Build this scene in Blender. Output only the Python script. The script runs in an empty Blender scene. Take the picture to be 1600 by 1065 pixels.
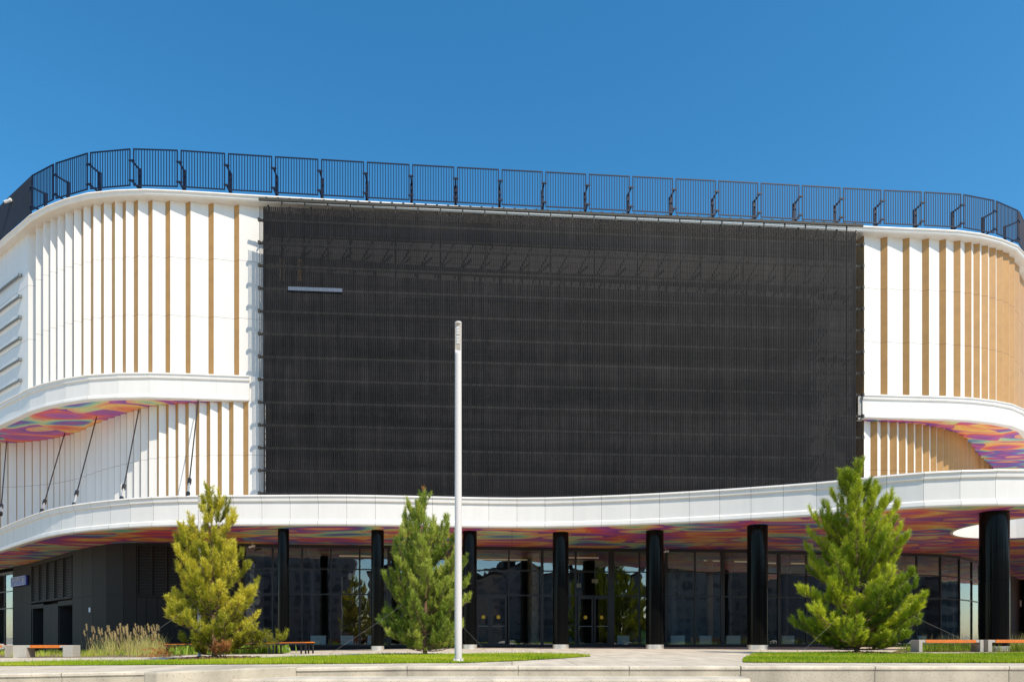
import bpy, bmesh, math, random
import numpy as np
from mathutils import Vector, Matrix
from mathutils.geometry import tessellate_polygon

random.seed(7)
rng = np.random.default_rng(11)
R = math.radians

# ------------------------------------------------------------------ camera, sky, sun
scene = bpy.context.scene
EYE, F, HZ = 0.52, 1100.0, 994.0          # eye above the plaza, focal length and horizon row in photo pixels
cam_d = bpy.data.cameras.new('camera')
cam = bpy.data.objects.new('camera', cam_d)
scene.collection.objects.link(cam)
cam.location = (0, 0, EYE)
cam.rotation_euler = (R(90), 0, 0)
cam_d.sensor_width = 36
cam_d.lens = 36 * F / 1600
cam_d.shift_y = (HZ - 532.5) / 1600
cam_d.clip_end = 5000
scene.camera = cam

SUN_AZ, SUN_EL = 42, 48                    # degrees to the right of straight behind the camera, and up
sx = math.sin(R(SUN_AZ)) * math.cos(R(SUN_EL))
sy = -math.cos(R(SUN_AZ)) * math.cos(R(SUN_EL))
sz = math.sin(R(SUN_EL))
world = bpy.data.worlds.new('World')
scene.world = world
world.use_nodes = True
wn = world.node_tree
bgn = wn.nodes['Background']
sky = wn.nodes.new('ShaderNodeTexSky')
sky.sky_type = 'NISHITA'
sky.sun_disc = False
sky.sun_elevation = R(SUN_EL)
sky.sun_rotation = math.atan2(sx, sy)
sky.altitude = 200
sky.air_density = 1.0
sky.dust_density = 0.5
sky.ozone_density = 2.2
hs = wn.nodes.new('ShaderNodeHueSaturation')
hs.inputs['Saturation'].default_value = 1.34
hs.inputs['Hue'].default_value = 0.490
hs.inputs['Value'].default_value = 1.12
wn.links.new(sky.outputs[0], hs.inputs['Color'])
wn.links.new(hs.outputs[0], bgn.inputs[0])
bgn.inputs[1].default_value = 0.14

sun_d = bpy.data.lights.new('sun', 'SUN')
sun_d.energy = 3.9
sun_d.angle = R(0.53)
sun_d.color = (1.0, 0.915, 0.785)
sun = bpy.data.objects.new('sun', sun_d)
scene.collection.objects.link(sun)
sun.rotation_euler = Vector((sx, sy, sz)).to_track_quat('Z', 'Y').to_euler()
sun.location = (20, -20, 40)
scene.view_settings.view_transform = 'Standard'
scene.view_settings.look = 'None'
scene.view_settings.exposure = 0.38
scene.view_settings.gamma = 1
scene.cycles.max_bounces = 8
scene.cycles.transparent_max_bounces = 16

# ------------------------------------------------------------------ materials
def mat(name, col, rough=0.6, metal=0.0, noise=None, bump=None, coat=0.0, spec=0.5):
    """noise = (scale, amount) varies the colour, bump = (scale, strength)"""
    m = bpy.data.materials.new(name)
    m.use_nodes = True
    nt = m.node_tree
    p = nt.nodes['Principled BSDF']
    p.inputs['Base Color'].default_value = (*col, 1)
    p.inputs['Roughness'].default_value = rough
    p.inputs['Metallic'].default_value = metal
    p.inputs['Specular IOR Level'].default_value = spec
    if coat: p.inputs['Coat Weight'].default_value = coat; p.inputs['Coat Roughness'].default_value = 0.08
    tc = nt.nodes.new('ShaderNodeTexCoord')
    if noise:
        n = nt.nodes.new('ShaderNodeTexNoise'); n.inputs['Scale'].default_value = noise[0]; n.inputs['Detail'].default_value = 8
        n.inputs['Roughness'].default_value = 0.65
        r = nt.nodes.new('ShaderNodeMapRange')
        r.inputs[1].default_value = 0.3; r.inputs[2].default_value = 0.7
        r.inputs[3].default_value = 1 - noise[1]; r.inputs[4].default_value = 1 + noise[1]
        v = nt.nodes.new('ShaderNodeVectorMath'); v.operation = 'SCALE'; v.inputs[0].default_value = col
        nt.links.new(tc.outputs['Object'], n.inputs['Vector']); nt.links.new(n.outputs[0], r.inputs[0])
        nt.links.new(r.outputs[0], v.inputs['Scale']); nt.links.new(v.outputs[0], p.inputs['Base Color'])
    if bump:
        n2 = nt.nodes.new('ShaderNodeTexNoise'); n2.inputs['Scale'].default_value = bump[0]; n2.inputs['Detail'].default_value = 4
        b = nt.nodes.new('ShaderNodeBump'); b.inputs['Strength'].default_value = bump[1]; b.inputs['Distance'].default_value = 0.02
        nt.links.new(tc.outputs['Object'], n2.inputs['Vector']); nt.links.new(n2.outputs[0], b.inputs['Height'])
        nt.links.new(b.outputs[0], p.inputs['Normal'])
    return m

M = {}
M['white'] = mat('white_panel', (0.73, 0.69, 0.63), 0.45, noise=(0.35, 0.02))
M['cream'] = mat('cream_trim', (0.74, 0.66, 0.52), 0.5)
M['seam'] = mat('panel_joint', (0.26, 0.24, 0.21), 0.8)
M['soft_seam'] = mat('closed_joint', (0.56, 0.54, 0.50), 0.7)
M['wood'] = mat('wood_panel', (0.44, 0.235, 0.072), 0.5, noise=(2.0, 0.10))
def streak(m, amt, scale, vec):
    """weathering: multiply the base colour by stretched noise"""
    nt = m.node_tree; p = nt.nodes['Principled BSDF']; tc = nt.nodes.new('ShaderNodeTexCoord'); mp = nt.nodes.new('ShaderNodeMapping'); mp.inputs['Scale'].default_value = vec
    n = nt.nodes.new('ShaderNodeTexNoise'); n.inputs['Scale'].default_value = scale; n.inputs['Detail'].default_value = 7; n.inputs['Roughness'].default_value = .6
    r = nt.nodes.new('ShaderNodeMapRange'); r.inputs[1].default_value = .35; r.inputs[2].default_value = .65; r.inputs[3].default_value = 1-amt; r.inputs[4].default_value = 1+amt
    v = nt.nodes.new('ShaderNodeVectorMath'); v.operation = 'SCALE'; nt.links.new(p.inputs['Base Color'].links[0].from_socket, v.inputs[0])
    nt.links.new(tc.outputs['Object'], mp.inputs[0]); nt.links.new(mp.outputs[0], n.inputs[0]); nt.links.new(n.outputs[0], r.inputs[0]); nt.links.new(r.outputs[0], v.inputs['Scale']); nt.links.new(v.outputs[0], p.inputs['Base Color'])
streak(M['white'], .03, 2.2, (1, 1, .12))
M['wood_seam'] = mat('wood_joint', (0.12, 0.07, 0.04), 0.8)
M['dark_metal'] = mat('dark_railing_metal', (0.005, 0.009, 0.028), 0.5, spec=0.3)
M['black'] = mat('black_frame', (0.012, 0.012, 0.014), 0.35)
M['column'] = mat('black_lacquer', (0.004, 0.004, 0.004), 0.12, bump=(0.6, 0.05), spec=0.13)
M['steel'] = mat('brushed_steel', (0.85, 0.82, 0.76), 0.3, 0.8)
M['grey_metal'] = mat('grey_metal', (0.16, 0.18, 0.18), 0.45, 0.4)
M['screen'] = mat('screen_strip', (0.0145, 0.0128, 0.0125), 0.6, noise=(0.7, 0.35), spec=0.15)
streak(M['screen'], .30, 5.0, (1, 1, .06))
streak(M['screen'], .32, 1.0, (.05, .05, 1.4))
M['screen_rail'] = mat('screen_rail', (0.052, 0.048, 0.040), 0.6, spec=0.2)
M['screen_wall'] = mat('dark_back_wall', (0.020, 0.020, 0.024), 0.7, noise=(0.5, 0.3))
M['slate'] = mat('charcoal_panel', (0.024, 0.021, 0.019), 0.6, noise=(40, 0.12), spec=0.12)
M['slate_dark'] = mat('dark_panel', (0.014, 0.014, 0.015), 0.5)
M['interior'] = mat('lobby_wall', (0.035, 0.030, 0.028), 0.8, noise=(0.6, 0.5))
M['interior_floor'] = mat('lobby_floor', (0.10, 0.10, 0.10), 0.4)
M['stone'] = mat('lobby_stone', (0.36, 0.32, 0.22), 0.7, noise=(6, 0.35))
M['pale'] = mat('pale_box', (0.60, 0.72, 0.67), 0.6)
M['yellow'] = mat('yellow_disc', (0.75, 0.48, 0.03), 0.6)
M['notice'] = mat('notice_board', (0.75, 0.68, 0.40), 0.6)
M['green'] = mat('green_panel', (0.01, 0.35, 0.10), 0.5)
M['blue_sign'] = mat('blue_sign', (0.03, 0.045, 0.30), 0.4)
M['letter'] = mat('sign_lettering', (0.60, 0.66, 0.75), 0.5)
M['pole'] = mat('white_pole_paint', (0.62, 0.575, 0.53), 0.35)
M['pole_face_shade'] = mat('lamp_face', (0.50, 0.43, 0.33), 0.5)  # beige has the shade of the recessed, down-facing face put into its colour
M['led'] = mat('led_lens', (0.72, 0.68, 0.62), 0.25)
M['orange_wood'] = mat('orange_bench_wood', (0.64, 0.17, 0.018), 0.5, noise=(14, 0.2))
M['bench_concrete'] = mat('bench_concrete', (0.42, 0.39, 0.33), 0.9, noise=(30, 0.2), bump=(60, 0.4))
M['bark'] = mat('bark', (0.17, 0.10, 0.055), 0.9, noise=(12, 0.4), bump=(30, 0.6))
M['mulch'] = mat('bark_mulch', (0.12, 0.055, 0.03), 0.95, noise=(9, 0.5))
M['soil'] = mat('soil', (0.20, 0.14, 0.07), 0.95, noise=(4, 0.35), bump=(20, 0.5))
M['net'] = mat('dark_netting', (0.006, 0.010, 0.022), 0.8, noise=(3, 0.3))
M['lawn_base'] = mat('lawn_base', (0.10, 0.17, 0.02), 0.9, noise=(2, 0.25))
M['kerb'] = mat('kerb_stone', (0.47, 0.43, 0.35), 0.85, noise=(8, 0.1))
M['camera_shell'] = mat('white_plastic', (0.75, 0.73, 0.7), 0.4)
M['wire'] = mat('thin_wire', (0.10, 0.09, 0.08), 0.5)
M['light_strip'] = mat('pale_strip', (0.095, 0.115, 0.15), 0.45, noise=(60, 0.6))

def concrete(name, col, joint=None):
    m = mat(name, col, 0.85, noise=(1.1, 0.09), bump=(25, 0.25))
    nt = m.node_tree; p = nt.nodes['Principled BSDF']
    src = p.inputs['Base Color'].links[0].from_socket
    tc = nt.nodes.new('ShaderNodeTexCoord')
    # fine pitting and long vertical run marks
    n = nt.nodes.new('ShaderNodeTexNoise'); n.inputs['Scale'].default_value = 38; n.inputs['Detail'].default_value = 3
    nt.links.new(tc.outputs['Object'], n.inputs['Vector'])
    r = nt.nodes.new('ShaderNodeValToRGB'); r.color_ramp.elements[0].position = 0.30; r.color_ramp.elements[1].position = 0.42
    r.color_ramp.elements[0].color = (0.55, 0.53, 0.5, 1); r.color_ramp.elements[1].color = (1, 1, 1, 1)
    nt.links.new(n.outputs[0], r.inputs[0])
    x = nt.nodes.new('ShaderNodeMix'); x.data_type = 'RGBA'; x.blend_type = 'MULTIPLY'; x.inputs[0].default_value = 0.8
    nt.links.new(src, x.inputs['A']); nt.links.new(r.outputs[0], x.inputs['B'])
    mp = nt.nodes.new('ShaderNodeMapping'); mp.inputs['Scale'].default_value = (1.1, 0.25, 0.5)
    nt.links.new(tc.outputs['Object'], mp.inputs['Vector'])
    n3 = nt.nodes.new('ShaderNodeTexNoise'); n3.inputs['Scale'].default_value = 2.4; n3.inputs['Detail'].default_value = 6
    nt.links.new(mp.outputs[0], n3.inputs['Vector'])
    r3 = nt.nodes.new('ShaderNodeMapRange'); r3.inputs[1].default_value = .35; r3.inputs[2].default_value = .65; r3.inputs[3].default_value = .82; r3.inputs[4].default_value = 1.10
    nt.links.new(n3.outputs[0], r3.inputs[0])
    x3 = nt.nodes.new('ShaderNodeVectorMath'); x3.operation = 'SCALE'
    nt.links.new(x.outputs['Result'], x3.inputs[0]); nt.links.new(r3.outputs[0], x3.inputs['Scale'])
    out = x3.outputs[0]
    if joint:
        b = nt.nodes.new('ShaderNodeTexBrick'); b.offset = 0.0
        b.inputs['Color1'].default_value = (1, 1, 1, 1); b.inputs['Color2'].default_value = (0.93, 0.92, 0.90, 1)
        b.inputs['Mortar'].default_value = (0.5, 0.47, 0.42, 1)
        b.inputs['Scale'].default_value = 1.0; b.inputs['Mortar Size'].default_value = 0.012
        b.inputs['Brick Width'].default_value = joint[0]; b.inputs['Row Height'].default_value = joint[1]
        nt.links.new(tc.outputs['Object'], b.inputs['Vector'])
        y = nt.nodes.new('ShaderNodeMix'); y.data_type = 'RGBA'; y.blend_type = 'MULTIPLY'; y.inputs[0].default_value = 1
        nt.links.new(out, y.inputs['A']); nt.links.new(b.outputs[0], y.inputs['B'])
        out = y.outputs['Result']
    nt.links.new(out, p.inputs['Base Color'])
    return m
M['plaza'] = concrete('plaza_paving', (0.64, 0.54, 0.41), (1.2, 1.2))
M['concrete'] = concrete('cast_concrete', (0.46, 0.40, 0.30))
M['tread'] = concrete('tread_concrete', (0.60, 0.52, 0.40))

def glass(name, tint=(0.86, 0.87, 0.88), fac=0.15):
    m = bpy.data.materials.new(name); m.use_nodes = True; nt = m.node_tree
    nt.nodes.remove(nt.nodes['Principled BSDF'])
    o = nt.nodes['Material Output']
    t = nt.nodes.new('ShaderNodeBsdfTransparent'); t.inputs[0].default_value = (*tint, 1)
    g = nt.nodes.new('ShaderNodeBsdfGlossy'); g.inputs['Roughness'].default_value = 0.0; g.inputs[0].default_value = (0.9, 0.97, 1, 1)
    f = nt.nodes.new('ShaderNodeFresnel'); f.inputs[0].default_value = 1.5
    a = nt.nodes.new('ShaderNodeMath'); a.operation = 'ADD'; a.inputs[1].default_value = fac; a.use_clamp = True
    tc = nt.nodes.new('ShaderNodeTexCoord')
    n = nt.nodes.new('ShaderNodeTexNoise'); n.inputs['Scale'].default_value = 1.1; n.inputs['Detail'].default_value = 1
    b = nt.nodes.new('ShaderNodeBump'); b.inputs['Strength'].default_value = 0.09; b.inputs['Distance'].default_value = 0.05
    nt.links.new(tc.outputs['Object'], n.inputs[0]); nt.links.new(n.outputs[0], b.inputs['Height']); nt.links.new(b.outputs[0], g.inputs['Normal'])
    nt.links.new(f.outputs[0], a.inputs[0])
    x = nt.nodes.new('ShaderNodeMixShader')
    nt.links.new(a.outputs[0], x.inputs[0]); nt.links.new(t.outputs[0], x.inputs[1]); nt.links.new(g.outputs[0], x.inputs[2])
    nt.links.new(x.outputs[0], o.inputs[0])
    return m
M['glass'] = glass('tinted_glass')

def artwork(name):
    """painted ceiling: long flowing bands of colour with fine contour lines"""
    m = bpy.data.materials.new(name); m.use_nodes = True; nt = m.node_tree
    p = nt.nodes['Principled BSDF']; p.inputs['Roughness'].default_value = 0.45
    tc = nt.nodes.new('ShaderNodeTexCoord')
    mp = nt.nodes.new('ShaderNodeMapping'); mp.inputs['Rotation'].default_value = (0, 0, R(12)); mp.inputs['Scale'].default_value = (0.17, 0.40, 0.3)
    nt.links.new(tc.outputs['Object'], mp.inputs[0])
    n1 = nt.nodes.new('ShaderNodeTexNoise'); n1.inputs['Scale'].default_value = 1.3; n1.inputs['Detail'].default_value = 1.0; n1.inputs['Distortion'].default_value = 0.6
    nt.links.new(mp.outputs[0], n1.inputs[0])
    vo = nt.nodes.new('ShaderNodeTexVoronoi'); vo.feature = 'F1'; vo.inputs['Scale'].default_value = 1.9; vo.inputs['Randomness'].default_value = 0.85
    ad = nt.nodes.new('ShaderNodeVectorMath'); ad.operation = 'MULTIPLY_ADD'; ad.inputs[1].default_value = (0.55, 0.55, 0)
    nt.links.new(n1.outputs['Color'], ad.inputs[0]); nt.links.new(mp.outputs[0], ad.inputs[2]); nt.links.new(ad.outputs[0], vo.inputs['Vector'])
    sep = nt.nodes.new('ShaderNodeSeparateColor'); nt.links.new(vo.outputs['Color'], sep.inputs[0])
    mx = nt.nodes.new('ShaderNodeMath'); mx.operation = 'MULTIPLY_ADD'; mx.inputs[1].default_value = 0.75
    nt.links.new(vo.outputs['Distance'], mx.inputs[0]); nt.links.new(sep.outputs[0], mx.inputs[2])
    fr = nt.nodes.new('ShaderNodeMath'); fr.operation = 'FRACT'; nt.links.new(mx.outputs[0], fr.inputs[0])
    cr = nt.nodes.new('ShaderNodeValToRGB'); e = cr.color_ramp
    cols = [(0, (0.22, 0.05, 0.34)), (.12, (0.46, 0.09, 0.38)), (.23, (0.74, 0.08, 0.10)), (.33, (0.86, 0.30, 0.10)), (.45, (0.90, 0.58, 0.14)), (.54, (0.80, 0.18, 0.16)),
            (.63, (0.28, 0.05, 0.34)), (.72, (0.12, 0.12, 0.48)), (.80, (0.22, 0.56, 0.46)), (.89, (0.66, 0.66, 0.26)), (1, (0.84, 0.26, 0.20))]
    while len(e.elements) < len(cols): e.elements.new(0.5)
    for el, (ps, c) in zip(e.elements, cols): el.position = ps; el.color = (*c, 1)
    nt.links.new(fr.outputs[0], cr.inputs[0])
    mu = nt.nodes.new('ShaderNodeMath'); mu.operation = 'MULTIPLY'; mu.inputs[1].default_value = 20
    nt.links.new(mx.outputs[0], mu.inputs[0])
    f2 = nt.nodes.new('ShaderNodeMath'); f2.operation = 'FRACT'; nt.links.new(mu.outputs[0], f2.inputs[0])
    lt = nt.nodes.new('ShaderNodeMath'); lt.operation = 'LESS_THAN'; lt.inputs[1].default_value = 0.10; nt.links.new(f2.outputs[0], lt.inputs[0])
    sc = nt.nodes.new('ShaderNodeMath'); sc.operation = 'MULTIPLY'; sc.inputs[1].default_value = 0.45; nt.links.new(lt.outputs[0], sc.inputs[0])
    mm = nt.nodes.new('ShaderNodeMix'); mm.data_type = 'RGBA'; mm.inputs['B'].default_value = (0.30, 0.12, 0.10, 1)
    nt.links.new(sc.outputs[0], mm.inputs[0]); nt.links.new(cr.outputs[0], mm.inputs['A'])
    # panel joints
    br = nt.nodes.new('ShaderNodeTexBrick'); br.offset = 0; br.inputs['Scale'].default_value = 1
    br.inputs['Color1'].default_value = (1, 1, 1, 1); br.inputs['Color2'].default_value = (1, 1, 1, 1); br.inputs['Mortar'].default_value = (.2, .15, .15, 1)
    br.inputs['Mortar Size'].default_value = 0.012; br.inputs['Brick Width'].default_value = 3.2; br.inputs['Row Height'].default_value = 60
    nt.links.new(tc.outputs['Object'], br.inputs[0])
    ml = nt.nodes.new('ShaderNodeMix'); ml.data_type = 'RGBA'; ml.blend_type = 'MULTIPLY'; ml.inputs[0].default_value = 0.8
    nt.links.new(mm.outputs['Result'], ml.inputs['A']); nt.links.new(br.outputs[0], ml.inputs['B'])
    nt.links.new(ml.outputs['Result'], p.inputs['Base Color'])
    return m
M['art'] = artwork('painted_ceiling')

def leafmat(name, c1, c2, c3, trans=0.17):
    """colour varies by the stored value 'tone' of each shoot or blade"""
    m = bpy.data.materials.new(name); m.use_nodes = True; nt = m.node_tree
    p = nt.nodes['Principled BSDF']; p.inputs['Roughness'].default_value = 0.5; p.inputs['Specular IOR Level'].default_value = 0.3
    at = nt.nodes.new('ShaderNodeAttribute'); at.attribute_name = 'tone'
    cr = nt.nodes.new('ShaderNodeValToRGB'); e = cr.color_ramp
    e.elements[0].color = (*c1, 1); e.elements[1].color = (*c3, 1); k = e.elements.new(0.5); k.color = (*c2, 1)
    nt.links.new(at.outputs['Fac'], cr.inputs[0]); nt.links.new(cr.outputs[0], p.inputs['Base Color'])
    tr = nt.nodes.new('ShaderNodeBsdfTranslucent'); nt.links.new(cr.outputs[0], tr.inputs[0])
    x = nt.nodes.new('ShaderNodeMixShader'); x.inputs[0].default_value = trans
    nt.links.new(p.outputs[0], x.inputs[1]); nt.links.new(tr.outputs[0], x.inputs[2]); nt.links.new(x.outputs[0], nt.nodes['Material Output'].inputs[0])
    return m
M['needle_a'] = leafmat('pine_needles_yellow', (0.09, 0.09, 0.008), (0.37, 0.37, 0.02), (0.72, 0.62, 0.06))
M['needle_b'] = leafmat('pine_needles_green', (0.04, 0.08, 0.010), (0.21, 0.30, 0.025), (0.52, 0.55, 0.09))
M['needle_c'] = leafmat('pine_needles_bright', (0.055, 0.10, 0.006), (0.29, 0.38, 0.012), (0.66, 0.68, 0.04))
M['needle_dry'] = leafmat('dry_needles', (0.30, 0.10, 0.03), (0.42, 0.17, 0.05), (0.50, 0.26, 0.08), 0.2)
M['grass'] = leafmat('lawn_grass', (0.18, 0.29, 0.010), (0.38, 0.49, 0.014), (0.62, 0.58, 0.06), 0.4)
M['reed'] = leafmat('dry_grass', (0.38, 0.40, 0.08), (0.62, 0.54, 0.18), (0.70, 0.50, 0.30), 0.35)
M['low_green'] = leafmat('low_planting', (0.16, 0.30, 0.02), (0.36, 0.46, 0.04), (0.62, 0.56, 0.12), 0.35)

# ------------------------------------------------------------------ mesh helpers
COL = scene.collection
class MB:
    def __init__(s): s.v = []; s.f = []; s.m = []
    def quad(s, a, b, c, d, m=0):
        i = len(s.v); s.v += [tuple(a), tuple(b), tuple(c), tuple(d)]; s.f.append((i, i+1, i+2, i+3)); s.m.append(m)
    def poly(s, pts, m=0):
        i = len(s.v); s.v += [tuple(p) for p in pts]; s.f.append(tuple(range(i, i+len(pts)))); s.m.append(m)
    def prism(s, base, z0, z1, m=0, cap=True):
        """base: plan points; z0/z1 numbers"""
        n = len(base); i = len(s.v)
        s.v += [(p[0], p[1], z0) for p in base] + [(p[0], p[1], z1) for p in base]
        for k in range(n):
            j = (k+1) % n; s.f.append((i+k, i+j, i+n+j, i+n+k)); s.m.append(m)
        if cap:
            s.f.append(tuple(i+k for k in reversed(range(n)))); s.m.append(m)
            s.f.append(tuple(i+n+k for k in range(n))); s.m.append(m)
    def box(s, c, size, rz=0, m=0):
        hx, hy, hz = size[0]/2, size[1]/2, size[2]/2; ca, sa = math.cos(rz), math.sin(rz)
        base = [(c[0]+x*ca-y*sa, c[1]+x*sa+y*ca) for x, y in ((-hx,-hy),(hx,-hy),(hx,hy),(-hx,hy))]
        s.prism(base, c[2]-hz, c[2]+hz, m)
    def beam(s, a, b, w, h=None, m=0, up=(0,0,1)):
        """rectangular bar from a to b"""
        h = h or w; a = Vector(a); b = Vector(b); d = (b-a).normalized(); u = Vector(up)
        if abs(d.dot(u)) > .98: u = Vector((0,1,0))
        x = d.cross(u).normalized()*w/2; y = d.cross(x).normalized()*h/2
        i = len(s.v)
        for q in (a, b): s.v += [tuple(q+x+y), tuple(q-x+y), tuple(q-x-y), tuple(q+x-y)]
        for k in range(4):
            j = (k+1) % 4; s.f.append((i+k, i+j, i+4+j, i+4+k)); s.m.append(m)
        s.f += [(i+3, i+2, i+1, i), (i+4, i+5, i+6, i+7)]; s.m += [m, m]
    def tube(s, pts, rad, n=8, m=0, cap=True):
        pts = [Vector(p) for p in pts]
        rr = rad if isinstance(rad, (list, tuple)) else [rad]*len(pts)
        i0 = len(s.v)
        for k, p in enumerate(pts):
            d = (pts[min(k+1, len(pts)-1)] - pts[max(k-1, 0)]).normalized()
            u = Vector((0,0,1)) if abs(d.z) < .9 else Vector((1,0,0))
            x = d.cross(u).normalized(); y = d.cross(x)
            for j in range(n):
                a = 2*math.pi*j/n; s.v.append(tuple(p + (x*math.cos(a)+y*math.sin(a))*rr[k]))
        for k in range(len(pts)-1):
            for j in range(n):
                q = (j+1) % n; s.f.append((i0+k*n+j, i0+k*n+q, i0+(k+1)*n+q, i0+(k+1)*n+j)); s.m.append(m)
        if cap:
            s.f.append(tuple(i0+j for j in range(n))); s.m.append(m)
            s.f.append(tuple(i0+(len(pts)-1)*n+j for j in reversed(range(n)))); s.m.append(m)
    def build(s, name, mats, parent=None, smooth=False):
        me = bpy.data.meshes.new(name); me.from_pydata(s.v, [], s.f)
        for x in (mats if isinstance(mats, (list, tuple)) else [mats]): me.materials.append(x)
        if len(me.polygons): me.polygons.foreach_set('material_index', s.m)
        bm = bmesh.new(); bm.from_mesh(me)
        bmesh.ops.remove_doubles(bm, verts=bm.verts, dist=0.0004) if smooth else None
        bmesh.ops.recalc_face_normals(bm, faces=bm.faces) if smooth else None
        bm.to_mesh(me); bm.free()
        if smooth:
            me.polygons.foreach_set('use_smooth', [True]*len(me.polygons)); me.set_sharp_from_angle(angle=R(40))
        me.update()
        o = bpy.data.objects.new(name, me); COL.objects.link(o)
        if parent:
            o.parent = parent
            o.matrix_parent_inverse = WORLD(parent).inverted()
        return o
def WORLD(o):
    m = Matrix.LocRotScale(o.location, o.rotation_euler, o.scale)
    return (WORLD(o.parent) @ o.matrix_parent_inverse @ m) if o.parent else m
def empty(name, loc, label, cat, group=None, rz=0):
    o = bpy.data.objects.new(name, None); COL.objects.link(o); o.location = loc; o.rotation_euler = (0, 0, rz)
    o.empty_display_size = 0.3
    return tag(o, label, cat, group)
def tag(o, label, cat, group=None, kind=None):
    o['label'] = label; o['category'] = cat
    if group: o['group'] = group
    if kind: o['kind'] = kind
    return o
def struct(o): o['kind'] = 'structure'; return o
def stuff(o, label, cat): return tag(o, label, cat, None, 'stuff')
def bevel(o, w, seg=2):
    m = o.modifiers.new('bevel', 'BEVEL'); m.width = w; m.segments = seg; m.limit_method = 'ANGLE'; m.angle_limit = R(40)
    return o
def copy_tree(o, parent=None):
    c = o.copy(); COL.objects.link(c)
    if parent:
        inv = o.matrix_parent_inverse.copy(); c.parent = parent; c.matrix_parent_inverse = inv
    for ch in list(o.children): copy_tree(ch, c)
    return c

def gz(X):                                   # the plaza falls gently away to the left
    return -0.016 * max(0.0, -X - 2.0) if X > -60 else -0.93
def pt(px, Z, h=0.0): return Vector(((px-800)/F*Z, Z, h))
def hpt(px, py, habove):                      # point at height habove (above the eye) seen at photo pixel px,py
    Z = habove*F/(HZ-py); return Vector(((px-800)/F*Z, Z, EYE+habove))
def gpt(px, py):                              # ground point seen at a photo pixel
    Z = 20
    for _ in range(12):
        X = (px-800)/F*Z; Z = (EYE-gz(X))*F/(py-HZ)
    X = (px-800)/F*Z
    return Vector((X, Z, gz(X)))

class Plan:
    """a smooth plan curve through points read off as (pixel column, pixels above the horizon) at one known height"""
    def __init__(s, pts, H=None, pre=(), post=()):
        P = list(pre) + ([(((x-800)/F)*(H*F/h), H*F/h) for x, h in pts] if H else list(pts)) + list(post)
        P = [Vector(p) for p in P]
        Q = [2*P[0]-P[1]] + P + [2*P[-1]-P[-2]]; out = []
        for i in range(1, len(Q)-2):
            p0, p1, p2, p3 = Q[i-1:i+3]; n = max(4, int((p2-p1).length/0.15))
            for k in range(n):
                t = k/n
                out.append(0.5*((2*p1) + (p2-p0)*t + (2*p0-5*p1+4*p2-p3)*t*t + (3*p1-p0-3*p2+p3)*t**3))
        out.append(P[-1]); s.p = s.smooth(out, 14)
        s.len()
    @staticmethod
    def smooth(p, k):
        p = [q.copy() for q in p]
        for _ in range(k):
            p = [p[0]] + [(p[i-1]+2*p[i]+p[i+1])/4 for i in range(1, len(p)-1)] + [p[-1]]
        return p
    def len(s):
        s.s = [0]
        for a, b in zip(s.p, s.p[1:]): s.s.append(s.s[-1]+(b-a).length)
    def off(s, d):                            # shifted away from the camera by d along its normal
        o = object.__new__(Plan); o.p = []
        for i, q in enumerate(s.p):
            t = (s.p[min(i+1, len(s.p)-1)] - s.p[max(i-1, 0)]).normalized(); o.p.append(q + Vector((-t.y, t.x))*d)
        o.len(); return o
    def at_s(s, d):
        d = min(max(d, 0), s.s[-1]); i = int(np.searchsorted(s.s, d)); i = min(max(i, 1), len(s.p)-1)
        t = (d-s.s[i-1])/max(1e-9, s.s[i]-s.s[i-1]); return s.p[i-1].lerp(s.p[i], t)
    def s_px(s, px):
        u = (px-800)/F
        for i in range(len(s.p)-1):
            a, b = s.p[i], s.p[i+1]; fa, fb = a.x-u*a.y, b.x-u*b.y
            if fa <= 0 < fb: return s.s[i] + (s.s[i+1]-s.s[i])*(-fa/(fb-fa))
        return s.s[0] if s.p[0].x-u*s.p[0].y > 0 else s.s[-1]
    def px(s, px): return s.at_s(s.s_px(px))
    def tan(s, d):
        return (s.at_s(d+.1)-s.at_s(d-.1)).normalized()
    def sub(s, a, b, step=0.5):
        n = max(1, int(math.ceil((b-a)/step))); return [s.at_s(a+(b-a)*k/n) for k in range(n+1)]

def sweep(mb, plan, a, b, prof, step, seam=True, m=0, ms=1):
    """prof: (outward offset, height) from top to bottom; flat panels of length step with dark joints"""
    n = max(1, round((b-a)/step)); pos = []
    for k in range(n+1): pos.append(a+(b-a)*k/n)
    P = [plan.at_s(x) for x in pos]
    def nrm(k):
        t = (P[min(k+1, n)]-P[max(k-1, 0)]).normalized(); return Vector((t.y, -t.x))
    N = [nrm(k) for k in range(n+1)]
    for k in range(n):
        cuts = [(0, 1, m)]
        if seam:
            e = 0.007/(P[k+1]-P[k]).length; cuts = [(0, e, ms), (e, 1-e, m), (1-e, 1, ms)]
        for t0, t1, mi in cuts:
            A, B = P[k].lerp(P[k+1], t0), P[k].lerp(P[k+1], t1); NA, NB = N[k].lerp(N[k+1], t0), N[k].lerp(N[k+1], t1)
            for (o0, h0), (o1, h1) in zip(prof, prof[1:]):
                a0, b0, a1, b1 = A+NA*o0, B+NB*o0, A+NA*o1, B+NB*o1
                mb.quad((a0.x, a0.y, h0), (a1.x, a1.y, h1), (b1.x, b1.y, h1), (b0.x, b0.y, h0), mi)
    for k in (0, n):                         # close the ends
        q = [P[k]+N[k]*o for o, h in prof]; mb.poly([(v.x, v.y, h) for v, (o, h) in zip(q, prof)], m)

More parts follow.
